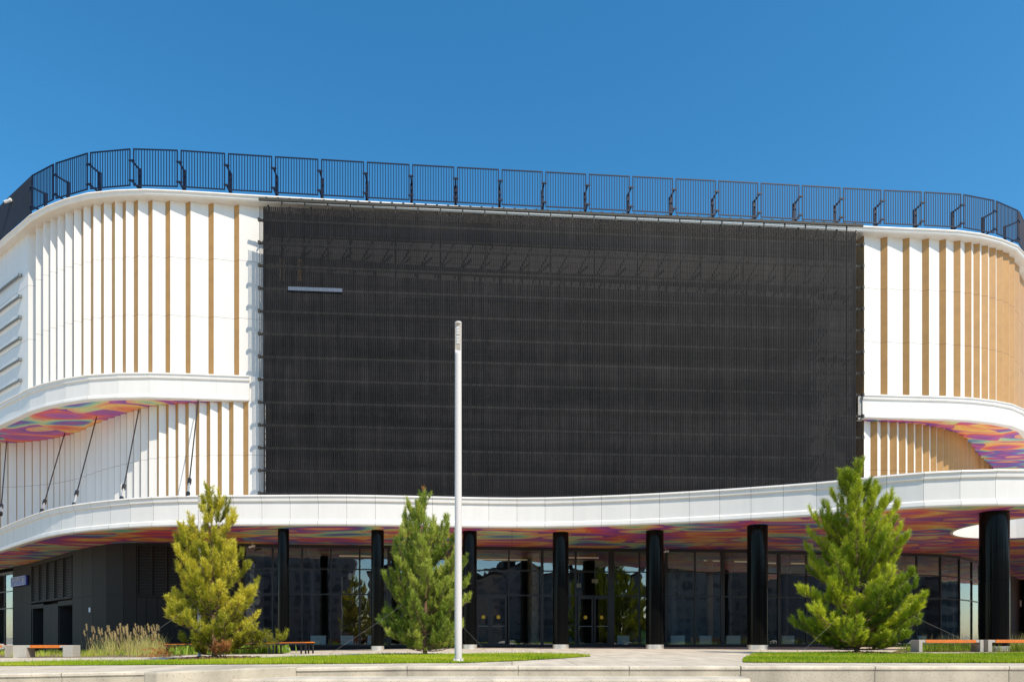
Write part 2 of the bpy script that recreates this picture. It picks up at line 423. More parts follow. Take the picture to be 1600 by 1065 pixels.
def flat(mb, outer, z, holes=(), m=0):
    loops = [[Vector((p[0], p[1], 0)) for p in outer]] + [[Vector((p[0], p[1], 0)) for p in h] for h in holes]
    allp = [p for l in loops for p in l]; i0 = len(mb.v)
    mb.v += [(p.x, p.y, z) for p in allp]
    for t in tessellate_polygon(loops): mb.f.append(tuple(i0+k for k in t)); mb.m.append(m)

def fast_mesh(name, V, Fc, mats, tone=None, fmat=None):
    """numpy mesh: V (n,3), Fc (m,k)"""
    me = bpy.data.meshes.new(name); k = Fc.shape[1]
    me.vertices.add(len(V)); me.vertices.foreach_set('co', V.astype(np.float32).ravel())
    me.loops.add(Fc.size); me.loops.foreach_set('vertex_index', Fc.astype(np.int32).ravel())
    me.polygons.add(len(Fc)); me.polygons.foreach_set('loop_start', np.arange(0, Fc.size, k, dtype=np.int32))
    me.polygons.foreach_set('loop_total', np.full(len(Fc), k, dtype=np.int32))
    for x in mats: me.materials.append(x)
    if fmat is not None: me.polygons.foreach_set('material_index', fmat.astype(np.int32))
    if tone is not None:
        at = me.attributes.new('tone', 'FLOAT', 'POINT'); at.data.foreach_set('value', tone.astype(np.float32))
    me.update(calc_edges=True); me.validate()
    o = bpy.data.objects.new(name, me); COL.objects.link(o); return o

# ================================================================== THE GROUND
# lower square in front, the paved plaza above it, and the stepped edge between them
LOW = -1.15
def ground_sheet(name, outline, zf, m, step=None):
    mb = MB(); flat(mb, outline, 0)
    mb.v = [(x, y, zf(x)) for x, y, z in mb.v]
    return mb.build(name, m)
mb = MB(); S = 1500
mb.quad((-S, -S, LOW), (S, -S, LOW), (S, S, LOW), (-S, S, LOW)); struct(mb.build('ground', M['plaza']))
EDGE = 12.4
xs = [-60, -26, -20, -14, -9, -5.45, -3.8, -2, 2, 4.0, 12, 30, 80]
def edge_y(x):
    if x <= -5.45: return 12.0 - 0.045*(-5.45-x)
    return EDGE
# plaza surface as strips so the fall to the left is kept
mb = MB()
for a, b in zip(xs, xs[1:]):
    n = 4
    for k in range(n):
        x0, x1 = a+(b-a)*k/n, a+(b-a)*(k+1)/n
        mb.quad((x0, edge_y(x0)+.30 if x1 <= -5.4 else EDGE+.30, gz(x0)), (x1, edge_y(x1)+.30 if x1 <= -5.4 else EDGE+.30, gz(x1)), (x1, 140, gz(x1)), (x0, 140, gz(x0)))
struct(mb.build('plaza', M['plaza']))
# edging course and risers
mb = MB()
def edge_run(pts, depth, joint):
    """vertical retaining face through the plan points with a coping course, split by joints"""
    for (x0, y0), (x1, y1) in zip(pts, pts[1:]):
        L = math.hypot(x1-x0, y1-y0); n = max(1, round(L/joint))
        for k in range(n):
            e = 0.006/L*n
            A = (x0+(x1-x0)*(k+e)/n, y0+(y1-y0)*(k+e)/n); B = (x0+(x1-x0)*(k+1-e)/n, y0+(y1-y0)*(k+1-e)/n)
            tx, ty = (x1-x0)/L, (y1-y0)/L; nx, ny = ty, -tx
            za, zb = gz(A[0]), gz(B[0])
            for off0, zo0, off1, zo1, mi in ((-.32, 0.004, -.0, 0.004, 1), (0.0, .004, 0.022, -.018, 1), (0.022, -.018, 0.022, -.055, 1), (0.022, -.055, 0.0, -.06, 1), (0, -.06, 0, -depth, 0)):
                mb.quad((A[0]+nx*off0, A[1]+ny*off0, za+zo0), (A[0]+nx*off1, A[1]+ny*off1, za+zo1), (B[0]+nx*off1, B[1]+ny*off1, zb+zo1), (B[0]+nx*off0, B[1]+ny*off0, zb+zo0), mi)
            # joint backing
            mb.quad((A[0]-tx*.02-nx*.012, A[1]-ty*.02-ny*.012, za), (A[0]+tx*.02-nx*.012, A[1]+ty*.02-ny*.012, za), (A[0]+tx*.02-nx*.012, A[1]+ty*.02-ny*.012, za-depth), (A[0]-tx*.02-nx*.012, A[1]-ty*.02-ny*.012, za-depth), 0)
edge_run([(-3.8, EDGE), (4.02, EDGE)], .17, 2.05)
edge_run([(4.03, EDGE), (30, EDGE)], 1.16, 2.3)
edge_run([(-40, edge_y(-40)), (-5.45, 12.0)], .22, 2.2)
# closing face from the left bay to the cheek wall
mb.quad((-5.45, 12.0, gz(-5.45)), (-5.45, 10.55, gz(-5.45)-.003), (-5.45, 10.55, -1.2), (-5.45, 12.0, -1.2), 0)
struct(mb.build('plaza_edge', [M['concrete'], M['tread']]))
# cheek wall running diagonally out between the two flights
mb = MB()
ck = [(-5.47, 10.45), (-5.25, 10.42), (-3.80, 12.38), (-3.8, 12.75), (-5.47, 12.75)]
mb.prism(ck, LOW, 0.0); o = mb.build('cheek_wall', M['concrete']); bevel(o, .03, 3); struct(o)
# seating steps
mb = MB()
for i in range(5):
    z1 = -.17*(i+1); yb = EDGE-1.0*i; yf = EDGE-1.0*(i+1)
    r = .12 if i == 0 else 0
    xl, xr = -3.75-.0*i, 4.0-0.05*i
    if i == 0: base = [(-4.54, yf+.0), (xr-.35, yf), (xr-.1, yf+.12), (xr, yf+.45), (xr, yb+.02), (-3.8, yb+.02)]
    else: base = [(-5.25, yf), (xr+.8*i, yf), (xr+.8*i, yb+.02-.003), (-4.54 if i == 1 else -5.25, yb+.02-.003)]
    mb.prism(base, LOW-.01*i, z1, 0)
o = mb.build('steps', [M['tread'], M['concrete']]); bevel(o, .02, 2); struct(o)
mb = MB()
for i in range(4):
    z1 = -.17-.17*i-.09; y = 12.0-1.0*i
    mb.prism([(-40, y-1.55-1.0), (-5.48, y-1.0), (-5.48, y+.02-.004*i), (-40, y-1.55+.02-.004*i)], LOW-.01*i, z1, 0)
o = mb.build('left_steps', [M['tread'], M['concrete']]); bevel(o, .02, 2); struct(o)

# ================================================================== THE BUILDING
bld = empty('shopping_centre', (2, 34, 0), 'large curved white shopping centre with wood-toned fins, painted canopy ceiling and black columns', 'building')

roof = Plan([(0, 618), (26, 640), (49, 661), (79, 675.5), (110, 687), (139, 694), (171, 697), (210, 699.6), (263, 698), (315, 695), (418, 688.6), (700, 673.5), (1000, 659), (1180, 650.5),
             (1351, 641.3), (1443, 637.3), (1495, 635), (1535, 629.5), (1561, 623), (1600, 603)], 21.0,
            pre=[(-42.5, 49.0), (-34.5, 42.9)], post=[(31.6, 42.4), (36.4, 47.6), (41.5, 54)])
lower = Plan([(0, 303), (49, 306), (84, 311), (118, 320), (158, 338), (194.5, 350.5), (210, 355), (234, 361), (263, 364), (389, 368), (700, 356), (1000, 348.5), (1200, 343.5), (1349, 338.3),
              (1419, 335.2), (1464, 328.6), (1498, 319.4), (1517, 306.3), (1530, 288), (1543, 275), (1556, 260)], 11.2,
             pre=[(-48, 43.5), (-38, 41.6)], post=[(37, 53.5)])
canopy = Plan([(0, 133.4), (76, 156.3), (168, 167.6), (244, 172.2), (305, 173.4), (420, 174), (565, 174), (800, 170.6), (948, 173.3), (1078, 178.5), (1200, 185), (1298, 191), (1420, 201),
               (1523, 205), (1600, 205.5)], 4.48, pre=[(-42, 51), (-34, 43.6)], post=[(22, 24.3), (30, 26), (38, 30), (46, 37)])
front = Plan([(0, 105.4), (49, 115), (116, 134), (168, 144), (214, 146.6), (284, 145.6), (380, 145), (480, 143.6), (579, 142.5), (800, 140), (951, 137.4), (1164, 135.7), (1200, 133.6), (1434, 130), (1471, 128.5),
              (1506, 124.4), (1526, 117.5), (1578, 97), (1600, 85)], 4.48, pre=[(-50, 59), (-42, 53)], post=[(46, 62)])
H = lambda a: EYE + a                       # heights above are given from the eye

# -- roof edge
mb = MB(); L = roof.s[-1]
sweep(mb, roof, 0, L, [(-1.6, H(21.02)), (0.0, H(21.0)), (0.03, H(20.93)), (-.03, H(20.90)), (-.05, H(20.80)), (-.10, H(20.74)), (-1.2, H(20.735))], 1.45, seam=False)
mb.build('roof_coping', [M['white'], M['seam']], bld)
# -- roof slab and dark back wall behind the screen
rin = roof.off(0.9)
back = [(34, 85), (-42, 85)]
mb = MB(); flat(mb, [tuple(p) for p in roof.off(1.4).sub(0, roof.s[-1], 1.0)] + back, H(20.6)); 
flat(mb, [tuple(p) for p in rin.sub(0, rin.s[-1], 1.0)] + back, H(11.9))
def wallstrip(mb, plan, a, b, z0, z1, step=1.0, m=0):
    P = plan.sub(a, b, step)
    for p, q in zip(P, P[1:]): mb.quad((p.x, p.y, z0), (q.x, q.y, z0), (q.x, q.y, z1), (p.x, p.y, z1), m)
wallstrip(mb, rin, 0, rin.s[-1], H(11.3), H(20.7))
lin = lower.off(0.75)
wallstrip(mb, lin, 0, lin.s[-1], H(4.6), H(11.3))
pl = [tuple(back[0]), tuple(back[1])]
for (a, b) in ((tuple(rin.at_s(rin.s[-1])), back[0]), (back[0], back[1]), (back[1], tuple(rin.at_s(0)))):
    mb.quad((a[0], a[1], 0 if a[1] > 60 or b[1] > 60 else 0), (b[0], b[1], 0), (b[0], b[1], H(20.6)), (a[0], a[1], H(20.6)))
mb.build('wall', M['screen_wall'], bld)

# -- sawtooth cladding: wood return faces and long white faces
def cladding(name, plan, teeth, inset, depth, z0, z1, seams):
    """teeth: (pixel of the back corner, pixel of the front corner); depth(px) -> tooth depth"""
    mb = MB(); pts = []
    fr = plan.off(inset); cache = {}
    def backpt(px, d):
        k = round(d, 2)
        if k not in cache: cache[k] = plan.off(inset+k)
        return cache[k].px(px)
    for xb, xf in teeth:
        if xb is not None: pts.append((backpt(xb, depth(xb)), 'w'))
        if xf is not None: pts.append((fr.px(xf), 'f'))
    for (p, kp), (q, kq) in zip(pts, pts[1:]):
        wood = kp == 'w'; zz = [z0] + [s for h in seams for s in (h-.009, h+.009)] + [z1]
        for k in range(len(zz)-1):
            mi = (1 if wood else 0) + (2 if k % 2 else 0)
            mb.quad((p.x, p.y, zz[k]), (q.x, q.y, zz[k]), (q.x, q.y, zz[k+1]), (p.x, p.y, zz[k+1]), mi)
        # thin dark edge where a panel meets its neighbour
        if kp == 'f': 
            t = (q-p).normalized()*.012; nn = Vector((t.y, -t.x)).normalized()*.003
            mb.quad(((q-t+nn).x, (q-t+nn).y, z0), ((q+nn).x, (q+nn).y, z0), ((q+nn).x, (q+nn).y, z1), ((q-t+nn).x, (q-t+nn).y, z1), 2)
    return mb.build(name, [M['white'], M['wood'], M['seam'], M['wood_seam']], bld)
SE = [H(15.3), H(18.07)]
F1 = [44.2, 56, 67.5, 78.8, 90.1, 102, 115.6, 130.6, 146.1, 162.4, 179.8, 196.8, 215.8, 238.4, 266, 297.8, 334, 373.7]
B1 = [44.0, 55.8, 67.5, 78.9, 90.3, 102, 114.9, 127.7, 142.3, 158.2, 175.1, 192.1, 209.5, 232.1, 258.9, 290.4, 326.1, 366.1]
dl = lambda x: np.interp(x, [44, 100, 150, 220, 373], [.30, .26, .20, .15, .14])
cladding('fin_cladding', roof, [(None, 44.0)] + [(b+(1.5 if b < 95 else 0), f) for b, f in zip(B1[1:], F1[1:])] + [(411.5, None)], .42, dl, H(12.3), H(20.78), SE)
W2 = [1376, 1410.7, 1440.9, 1467.7, 1490.1, 1507.4, 1521.1, 1533.7, 1545.6, 1557.1, 1567.1, 1577.1, 1585.5, 1592.9, 1600, 1606, 1612, 1617]
F2 = [1386.8, 1421.2, 1451.7, 1478.3, 1500.9, 1518, 1531.1, 1544, 1556.1, 1567.0, 1577.0, 1585.4, 1592.8, 1599.9, 1605.9, 1611.9, 1616.9, 1622]
dr = lambda x: np.interp(x, [1350, 1440, 1520, 1600], [.16, .17, .14, .08])
cladding('fin_cladding', roof, [(None, 1350.3)] + list(zip(W2, F2)), .42, dr, H(12.3), H(20.78), SE)
# flat white wall round the left corner, and wood return beside the screen
mb = MB(); fr = roof.off(.42); s1 = fr.s_px(44.0)
for z0, z1, mi in ((H(11.3), SE[0]-.009, 0), (SE[0]-.009, SE[0]+.009, 1), (SE[0]+.009, SE[1]-.009, 0), (SE[1]-.009, SE[1]+.009, 1), (SE[1]+.009, H(20.78), 0)):
    wallstrip(mb, fr, 0, s1, z0, z1, 2.0, mi)
mb.build('corner_wall', [M['white'], M['seam']], bld)
mb = MB(); a = fr.px(1350.3); b = rin.px(1338); a2 = lower.off(.05).px(1350); b2 = lin.px(1338)
mb.quad((a.x, a.y, H(11.3)), (b.x, b.y, H(11.3)), (b.x, b.y, H(20.78)), (a.x, a.y, H(20.78)))
mb.quad((a2.x-.005, a2.y, H(4.7)), (b2.x, b2.y, H(4.7)), (b2.x, b2.y, H(11.3)), (a2.x-.005, a2.y, H(11.3)))
mb.build('wood_return', M['wood'], bld)
# lower storey cladding
F3 = [-30, -18, -6, 1.5, 13.3, 27, 39.4, 51.2, 63.5, 74.6, 84.8, 93.9, 102, 110, 116.3, 125.7, 134.9, 149.3, 159, 169, 179, 188.5, 198.5, 209.5, 220.3, 233.0, 248.3, 263.5, 278.8, 295, 311.5, 328.6, 346.7, 364.9, 388.2]
B3 = [-31, -19, -7, 0.3, 12, 25.7, 38.2, 50.0, 62.4, 73.6, 83.9, 93.2, 101.5, 109.7, 116.1, 125.6, 134.9, 149.3, 159, 169, 179, 188.4, 198.2, 209, 219.6, 231.8, 245.5, 259.6, 274.6, 290, 306.2, 323.2, 340.4, 358.2, 380.4]
dl3 = lambda x: np.interp(x, [0, 60, 110, 180, 240, 300, 388], [.16, .14, .10, .12, .14, .15, .16])
cladding('fin_cladding', lower, [(None, F3[0])] + [(b, f) for b, f in zip(B3[1:], F3[1:])] + [(None, 416)], .05, dl3, H(5.0), H(11.19), [H(8.65)])
W4 = [1360.2, 1376, 1390.4, 1404.6, 1418, 1430.4, 1442.2, 1454, 1464, 1474, 1482.5, 1490.4, 1498.2, 1505.3, 1512, 1518, 1523.5, 1528.5, 1533, 1537.5, 1541.5, 1545.5, 1549, 1552]
F4 = [1371, 1386.8, 1401.5, 1415.2, 1428, 1440.4, 1452.2, 1463.3, 1473.8, 1482.4, 1490.3, 1498.1, 1505.2, 1511.9, 1517.9, 1523.4, 1528.4, 1532.9, 1537.4, 1541.4, 1545.4, 1548.9, 1551.9, 1554.9]
dr4 = lambda x: np.interp(x, [1350, 1440, 1480, 1560], [.18, .2, .16, .12])
cladding('fin_cladding', lower, [(None, 1350)] + list(zip(W4, F4)), .05, dr4, H(5.0), H(11.19), [H(8.67)])

# -- ledges (bands between the storeys) with painted undersides
LP = [(-.6, H(12.42)), (0, H(12.40)), (0.03, H(12.34)), (-.02, H(12.31)), (-.03, H(12.17)), (-.10, H(12.13)), (-.10, H(11.42)), (-.02, H(11.36)), (0, H(11.24)), (-.02, H(11.2)), (-.28, H(11.195))]
for a, b in ((0, roof.s_px(389)), (roof.s_px(1349.5), roof.s[-1])):
    mb = MB(); sweep(mb, roof, a, b, LP, 1.5); mb.build('ledge', [M['white'], M['soft_seam']], bld)
    mb = MB(); R1 = roof.off(.24); R2 = roof.off(.28)
    P = R1.sub(R1.s_px(-60) if a == 0 else R1.s_px(1350), R1.s_px(389) if a == 0 else R1.s[-1], .5)
    for p, q in zip(P, P[1:]): mb.quad((p.x, p.y, H(11.18)), (q.x, q.y, H(11.18)), (q.x, q.y, H(11.20)), (p.x, p.y, H(11.20)))
    mb = MB(); LO = lower.off(.35); ta, tb = (0, LO.s_px(389)) if a == 0 else (LO.s_px(1350), LO.s[-1])
    Q = LO.sub(ta, tb, .5); P = roof.off(.25).sub(0 if a == 0 else roof.off(.25).s_px(1350), roof.off(.25).s_px(389) if a == 0 else roof.off(.25).s[-1], .5)
    flat(mb, [tuple(p) for p in P] + [tuple(q) for q in reversed(Q)], H(11.205)); o = mb.build('ledge_soffit', M['art'], bld)

for z0_, pa, pb in ((11.15, 386, 411.5), (11.15, 1341, 1350.5)):
    mb = MB(); rr_ = roof.off(.16); wallstrip(mb, rr_, rr_.s_px(pa), rr_.s_px(pb), H(z0_), H(12.42)); P = rr_.sub(rr_.s_px(pa), rr_.s_px(pb), 1.0)
    for p, q in zip(P, P[1:]): mb.quad((p.x, p.y, H(12.42)), (q.x, q.y, H(12.42)), (q.x, q.y+.4, H(12.42)), (p.x, p.y+.4, H(12.42))); mb.quad((p.x, p.y, H(z0_)), (q.x, q.y, H(z0_)), (q.x, q.y+.3, H(z0_)), (p.x, p.y+.3, H(z0_)))
    mb.build('ledge', M['white'], bld)
# -- canopy: fascia, painted ceiling with a round opening, top deck
CP = [(-.8, H(5.72)), (0, H(5.70)), (.03, H(5.64)), (-.02, H(5.60)), (-.03, H(5.46)), (-.10, H(5.42)), (-.10, H(4.72)), (-.02, H(4.66)), (0, H(4.53)), (-.02, H(4.48)), (-.25, H(4.475))]
can = MB(); sweep(can, canopy, 0, canopy.s[-1], CP, 1.15)
can_o = can.build('canopy', [M['white'], M['seam']], bld)
cin = canopy.off(.22); ci2 = canopy.off(.7)
hole = [(21.8+3.3*math.cos(t*math.pi/32), 28.6+3.3*math.sin(t*math.pi/32)) for t in range(64)]
mb = MB(); fo = front.off(.12)
outer = [tuple(p) for p in cin.sub(0, cin.s[-1], .8)] + [tuple(p) for p in reversed(fo.sub(0, fo.s[-1], .8))]
flat(mb, outer, H(4.485), [hole]); mb.build('soffit', M['art'], can_o)
mb = MB(); outer = [tuple(p) for p in ci2.sub(0, ci2.s[-1], .8)] + [(40, 70), (-52, 62)]
flat(mb, outer, H(5.66), [hole])
mb.build('deck', M['white'], can_o)
mb = MB()
for (a, b) in zip(hole, hole[1:]+hole[:1]): mb.quad((a[0], a[1], H(4.45)), (b[0], b[1], H(4.45)), (b[0], b[1], H(5.9)), (a[0], a[1], H(5.9)))
for k in range(64):
    a, b = hole[k], hole[(k+1) % 64]; g = lambda p, r: (21.8+(p[0]-21.8)*r, 28.6+(p[1]-28.6)*r)
    a2, b2 = g(a, 1.035), g(b, 1.035)
    mb.quad((a[0], a[1], H(4.45)), (b[0], b[1], H(4.45)), (b2[0], b2[1], H(4.45)), (a2[0], a2[1], H(4.45)))
    mb.quad((a2[0], a2[1], H(4.45)), (b2[0], b2[1], H(4.45)), (b2[0], b2[1], H(4.49)), (a2[0], a2[1], H(4.49)))
mb.build('opening_rim', M['white'], can_o)

# -- columns
for px, top, w in ((443, 167.5, 17.8), (590, 165.5, 20), (734, 164, 22.3), (876, 162, 25), (1023, 165, 28), (1183.5, 173, 33), (1553.5, 194, 49)):
    Z = 4.48*F/top; u = (px-800)/F; r = w*Z/F/math.sqrt(1+u*u)/2; X = u*Z; g = gz(X)
    mb = MB(); mb.tube([(X, Z, g), (X, Z, 2.52), (X, Z, 2.525), (X, Z, 2.54), (X, Z, 2.545), (X, Z, H(4.48))], [r, r, r-.006, r-.006, r, r], 48)
    c = mb.build('column', M['column'], bld, smooth=True)
    mb = MB(); mb.tube([(X, Z, g), (X, Z, g+.19)], r+.008, 48); mb.build('base_ring', M['steel'], c, smooth=True)

# -- ground floor: glazing, dark walls, doors
def seg_frame(px0, px1, d=0.0):
    p, q = front.off(d).px(px0), front.off(d).px(px1); return p, q
def between(p, q, t0, t1, z0, z1, mb, out=0.0, thick=0.06, m=0):
    t = (q-p); n = Vector((t.y, -t.x)).normalized()
    a, b = p+t*t0+n*out, p+t*t1+n*out
    mb.prism([(a.x, a.y), (b.x, b.y), (b.x-n.x*thick, b.y-n.y*thick), (a.x-n.x*thick, a.y-n.y*thick)], z0, z1, m)
TR = [3.82, 2.59]
mull = [383, 426, 472, 517, 562, 608, 652, 697, 742, 795, 847, 899.6, 955, 999, 1041, 1085.8, 1129, 1172.5, 1216.7, 1260, 1303, 1347, 1390, 1431.7, 1469, 1498.6, 1518, 1530]
thick = {847: .14, 955: .30, 1129: .20, 608: .16, 1216.7: .16, 1041: .14}
def window(px0, px1, kind='plain', trs=TR, top=H(4.48), bottom=.04):
    p, q = seg_frame(px0, px1); W = (q-p).length; mb = MB()
    wl = thick.get(px0, .07)/2/W; wr = thick.get(px1, .07)/2/W
    between(p, q, 0, wl, bottom, top, mb, .05, .16); between(p, q, 1-wr, 1, bottom, top, mb, .05, .16)
    between(p, q, wl, 1-wr, bottom, bottom+.10, mb, .05, .16); between(p, q, wl, 1-wr, top-.16, top, mb, .045, .16)
    for h in trs: between(p, q, wl, 1-wr, h-.03, h+.03, mb, .04, .13)
    fr_ = mb.build('window', M['black'], bld)
    mb = MB(); t = q-p; n = Vector((t.y, -t.x)).normalized()
    a, b = p+t*wl, p+t*(1-wr); za = bottom+.10
    if kind == 'door': za = TR[1]
    k = random.uniform(-.007, .007)         # panes never sit perfectly in one plane
    mb.quad((a.x, a.y, za), (b.x+n.x*k, b.y+n.y*k, za), (b.x+n.x*k, b.y+n.y*k, top-.14), (a.x, a.y, top-.14)); mb.build('pane', M['glass'], fr_)
    return fr_
doors = {742: 2, 899.6: 2}
for a, b in zip(mull, mull[1:]): window(a, b, 'door' if a in doors else 'plain')
for a0, a1 in ((745, 765.5), (765.5, 792), (902, 927), (928, 952)):
    p, q = seg_frame(a0, a1); t = q-p; W = t.length; mb = MB(); e = .09/W; n = Vector((t.y, -t.x)).normalized()
    between(p, q, 0.01, e, .05, 2.55, mb, .03, .08); between(p, q, 1-e, .99, .05, 2.55, mb, .03, .08)
    between(p, q, e, 1-e, .05, .20, mb, .03, .08); between(p, q, e, 1-e, 2.44, 2.55, mb, .03, .08)
    d = mb.build('door', M['black'], bld)
    mb = MB(); a, b = p+t*e, p+t*(1-e); mb.quad((a.x, a.y, .2), (b.x, b.y, .2), (b.x, b.y, 2.44), (a.x, a.y, 2.44)); mb.build('pane', M['glass'], d)
    mb = MB(); c = p+t*.5+n*.03; ring = [(c.x+t.x/W*.095*math.cos(k*math.pi/10), c.y+t.y/W*.095*math.cos(k*math.pi/10), 1.5+.095*math.sin(k*math.pi/10)) for k in range(20)]
    mb.poly(ring); mb.build('sticker', M['yellow'], d)
    mb = MB(); mb.beam(tuple(p+t*.12+n*.07)+(1.05,), tuple(p+t*.88+n*.07)+(1.05,), .03); mb.build('handle', M['grey_metal'], d)
# sill strip under the glazing and the dark head above it
mb = MB(); P = front.off(-.10).sub(front.s_px(383), front.s_px(1530), .7)
for p, q in zip(P, P[1:]):
    d = (q-p); n = Vector((-d.y, d.x)).normalized()*.35
    mb.prism([(p.x, p.y), (q.x, q.y), (q.x+n.x, q.y+n.y), (p.x+n.x, p.y+n.y)], gz(p.x)-.02, .045)
mb.build('sill', M['slate'], bld)
# far-left windows
lw = [-150, -90, -45, -18, 8, 21.5]
for a, b in zip(lw, lw[1:]): window(a, b, 'plain', [3.45, 2.35], H(4.2), -.5)
# charcoal wall panels, louvres and recessed doors at the left, dark wall at the right
def wallpanels(pxs, z0, z1, mats, mid=2.55, m=0):
    mb = MB()
    for a, b in zip(pxs, pxs[1:]):
        p, q = seg_frame(a, b); W = (q-p).length; e = .008/W
        for y0, y1 in ((z0, min(z1, mid-.008)), (mid+.008, z1)):
            if y1 > y0: between(p, q, e, 1-e, y0, y1, mb, .04, .05, m)
        between(p, q, -.01, 1.01, z0, z1, mb, .0, .05, 1)
    return mb.build('wall_panel', mats, bld)
SL = [M['slate'], M['slate_dark']]
wallpanels([21.5, 36, 50], -.7, H(4.48), SL)
wallpanels([69, 80, 92], -.7, 2.35, SL, 9)
wallpanels([114.5, 130, 146, 168, 194, 214], -.6, H(4.48), SL)
wallpanels([214, 229, 246, 265, 285, 305, 325, 345, 383], -.5, 2.40, SL, 9)
wallpanels([50, 69], 2.20, 2.45, SL, 9); wallpanels([92, 114.5], 2.20, 2.45, SL, 9)
def louvre(px0, px1, z0, z1, n):
    mb = MB(); p, q = seg_frame(px0, px1)
    between(p, q, 0, 1, z0, z1, mb, -.06, .03, 1)
    k = int((z1-z0)/.135)
    for i in range(n+1):
        t = i/n; w = .05/(q-p).length; between(p, q, max(0, t-w), min(1, t+w), z0, z1, mb, .06, .16)
    between(p, q, 0, 1, z0-.08, z0, mb, .065, .16); between(p, q, 0, 1, z1, z1+.08, mb, .065, .16)
    t = q-p; nn = Vector((t.y, -t.x)).normalized()
    for i in range(k):
        z = z0+(i+.5)*(z1-z0)/k; A, B = p+nn*.04, q+nn*.04; C, D = p-nn*.06, q-nn*.06
        mb.quad((A.x, A.y, z-.065), (B.x, B.y, z-.065), (A.x*0+B.x-nn.x*.03, B.y-nn.y*.03, z+.02), (A.x-nn.x*.03, A.y-nn.y*.03, z+.02))
    return mb.build('louvre', SL, bld)
louvre(50.5, 114, 2.62, 4.75, 5)
louvre(214.5, 283, 2.5, 4.85, 3); louvre(284, 345, 2.5, 4.85, 3)
wallpanels([345, 364, 383], 2.42, H(4.48), SL, 9)
# dark head panels over the louvres
for a, b, z in ((50, 114.5, 4.83), (214, 345, 4.93)):
    mb = MB(); p, q = seg_frame(a, b); between(p, q, 0, 1, z, H(4.48), mb, .03, .05); mb.build('wall_panel', M['slate'], bld)
for a, b in ((50.5, 69), (92, 114)):
    p, q = seg_frame(a, b); mb = MB(); W = (q-p).length
    between(p, q, 0, 1, -.7, 2.2, mb, -.9, .05, 1)
    between(p, q, .55, 1, -.7, 2.15, mb, -.75, .06, 0); between(p, q, .0, .03, -.7, 2.2, mb, 0, .9, 1); between(p, q, .97, 1, -.7, 2.2, mb, 0, .9, 1)
    d = mb.build('door', [M['slate'], M['slate_dark']], bld)
    mb = MB(); between(p, q, .62, .66, 0.7, 1.1, mb, -.71, .03); mb.build('handle', M['steel'], d)
mb = MB(); p, q = seg_frame(139, 144); between(p, q, .2, .7, 1.75, 1.98, mb, .045, .02); mb.build('switch_plate', M['letter'], bld)
mb = MB(); P = [1530, 1545, 1560, 1575, 1590, 1600, 1606, 1610]
for a, b in zip(P, P[1:]):
    p, q = seg_frame(a, b); between(p, q, 0.01, .99, -.1, H(4.48), mb, 0, .1, 0)
mb.build('wall_panel', [mat('brown_black_panel', (0.035, 0.018, 0.014), .7, spec=.1)], bld)
p, q = seg_frame(1592, 1598); mb = MB(); between(p, q, 0, 1, 0, 2.3, mb, .03, .05); d = mb.build('door', M['black'], bld)
mb = MB(); between(p, q, .2, .5, 2.9, 3.4, mb, .08, .1); mb.build('wall_lamp', M['camera_shell'], bld)

# lobby inside
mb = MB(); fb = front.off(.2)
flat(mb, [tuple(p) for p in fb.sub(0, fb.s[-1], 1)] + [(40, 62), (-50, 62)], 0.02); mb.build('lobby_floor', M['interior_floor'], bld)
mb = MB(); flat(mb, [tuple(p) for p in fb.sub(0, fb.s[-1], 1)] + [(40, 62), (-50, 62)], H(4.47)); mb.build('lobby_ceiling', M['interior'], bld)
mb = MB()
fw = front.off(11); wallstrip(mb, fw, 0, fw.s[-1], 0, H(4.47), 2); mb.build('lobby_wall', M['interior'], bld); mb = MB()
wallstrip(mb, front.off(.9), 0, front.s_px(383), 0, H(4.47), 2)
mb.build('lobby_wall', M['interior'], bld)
for i, (a, b, d, mt) in enumerate(((482, 495, 1.6, 'black'), (942, 962, 1.2, 'black'), (1043, 1062, 2.0, 'black'), (1130, 1147, 1.4, 'black'), (1218, 1235, 1.8, 'black'), (824, 842, 2.5, 'stone'), (655, 668, 2.0, 'black'), (1330, 1350, 1.5, 'black'), (1408, 1425, 1.5, 'black'), (1104, 1114, 4, 'wood'), (1481, 1492, 1.0, 'black'))):
    fo_ = front.off(d); p = fo_.px((a+b)/2); w = (b-a)*p.y/F/2; mb = MB(); mb.tube([(p.x, p.y, 0.02), (p.x, p.y, H(4.47))], w, 20)
    mb.build('lobby_column', M[mt], bld, smooth=True)
# ceiling light lines inside the lobby
lit = mat('lobby_light', (1, .9, .6), .5); lp = lit.node_tree.nodes['Principled BSDF']; lp.inputs['Emission Color'].default_value = (1, .85, .5, 1); lp.inputs['Emission Strength'].default_value = 0.12
for a, b, d in ((530, 590, 4), (722, 835, 5), (880, 935, 3.5), (1100, 1180, 4.5), (1195, 1260, 5)):
    fo_ = front.off(d); p, q = fo_.px(a), fo_.px(b); mb = MB(); mb.beam((p.x, p.y, H(4.40)), (q.x, q.y, H(4.40)), .07); mb.build('lobby_light', lit, bld)
# notices hanging in the lobby
for px, py, w in ((929.5, 907, .32), (904, 914, .24)):
    p = front.off(1.2).px(px); h = EYE+(HZ-py)*p.y/F; mb = MB()
    mb.box((p.x, p.y, h), (w, .04, .2)); mb.beam((p.x, p.y, h+.1), (p.x, p.y, H(4.47)), .012)
    o = mb.build('hanging_notice', M['notice'], bld)

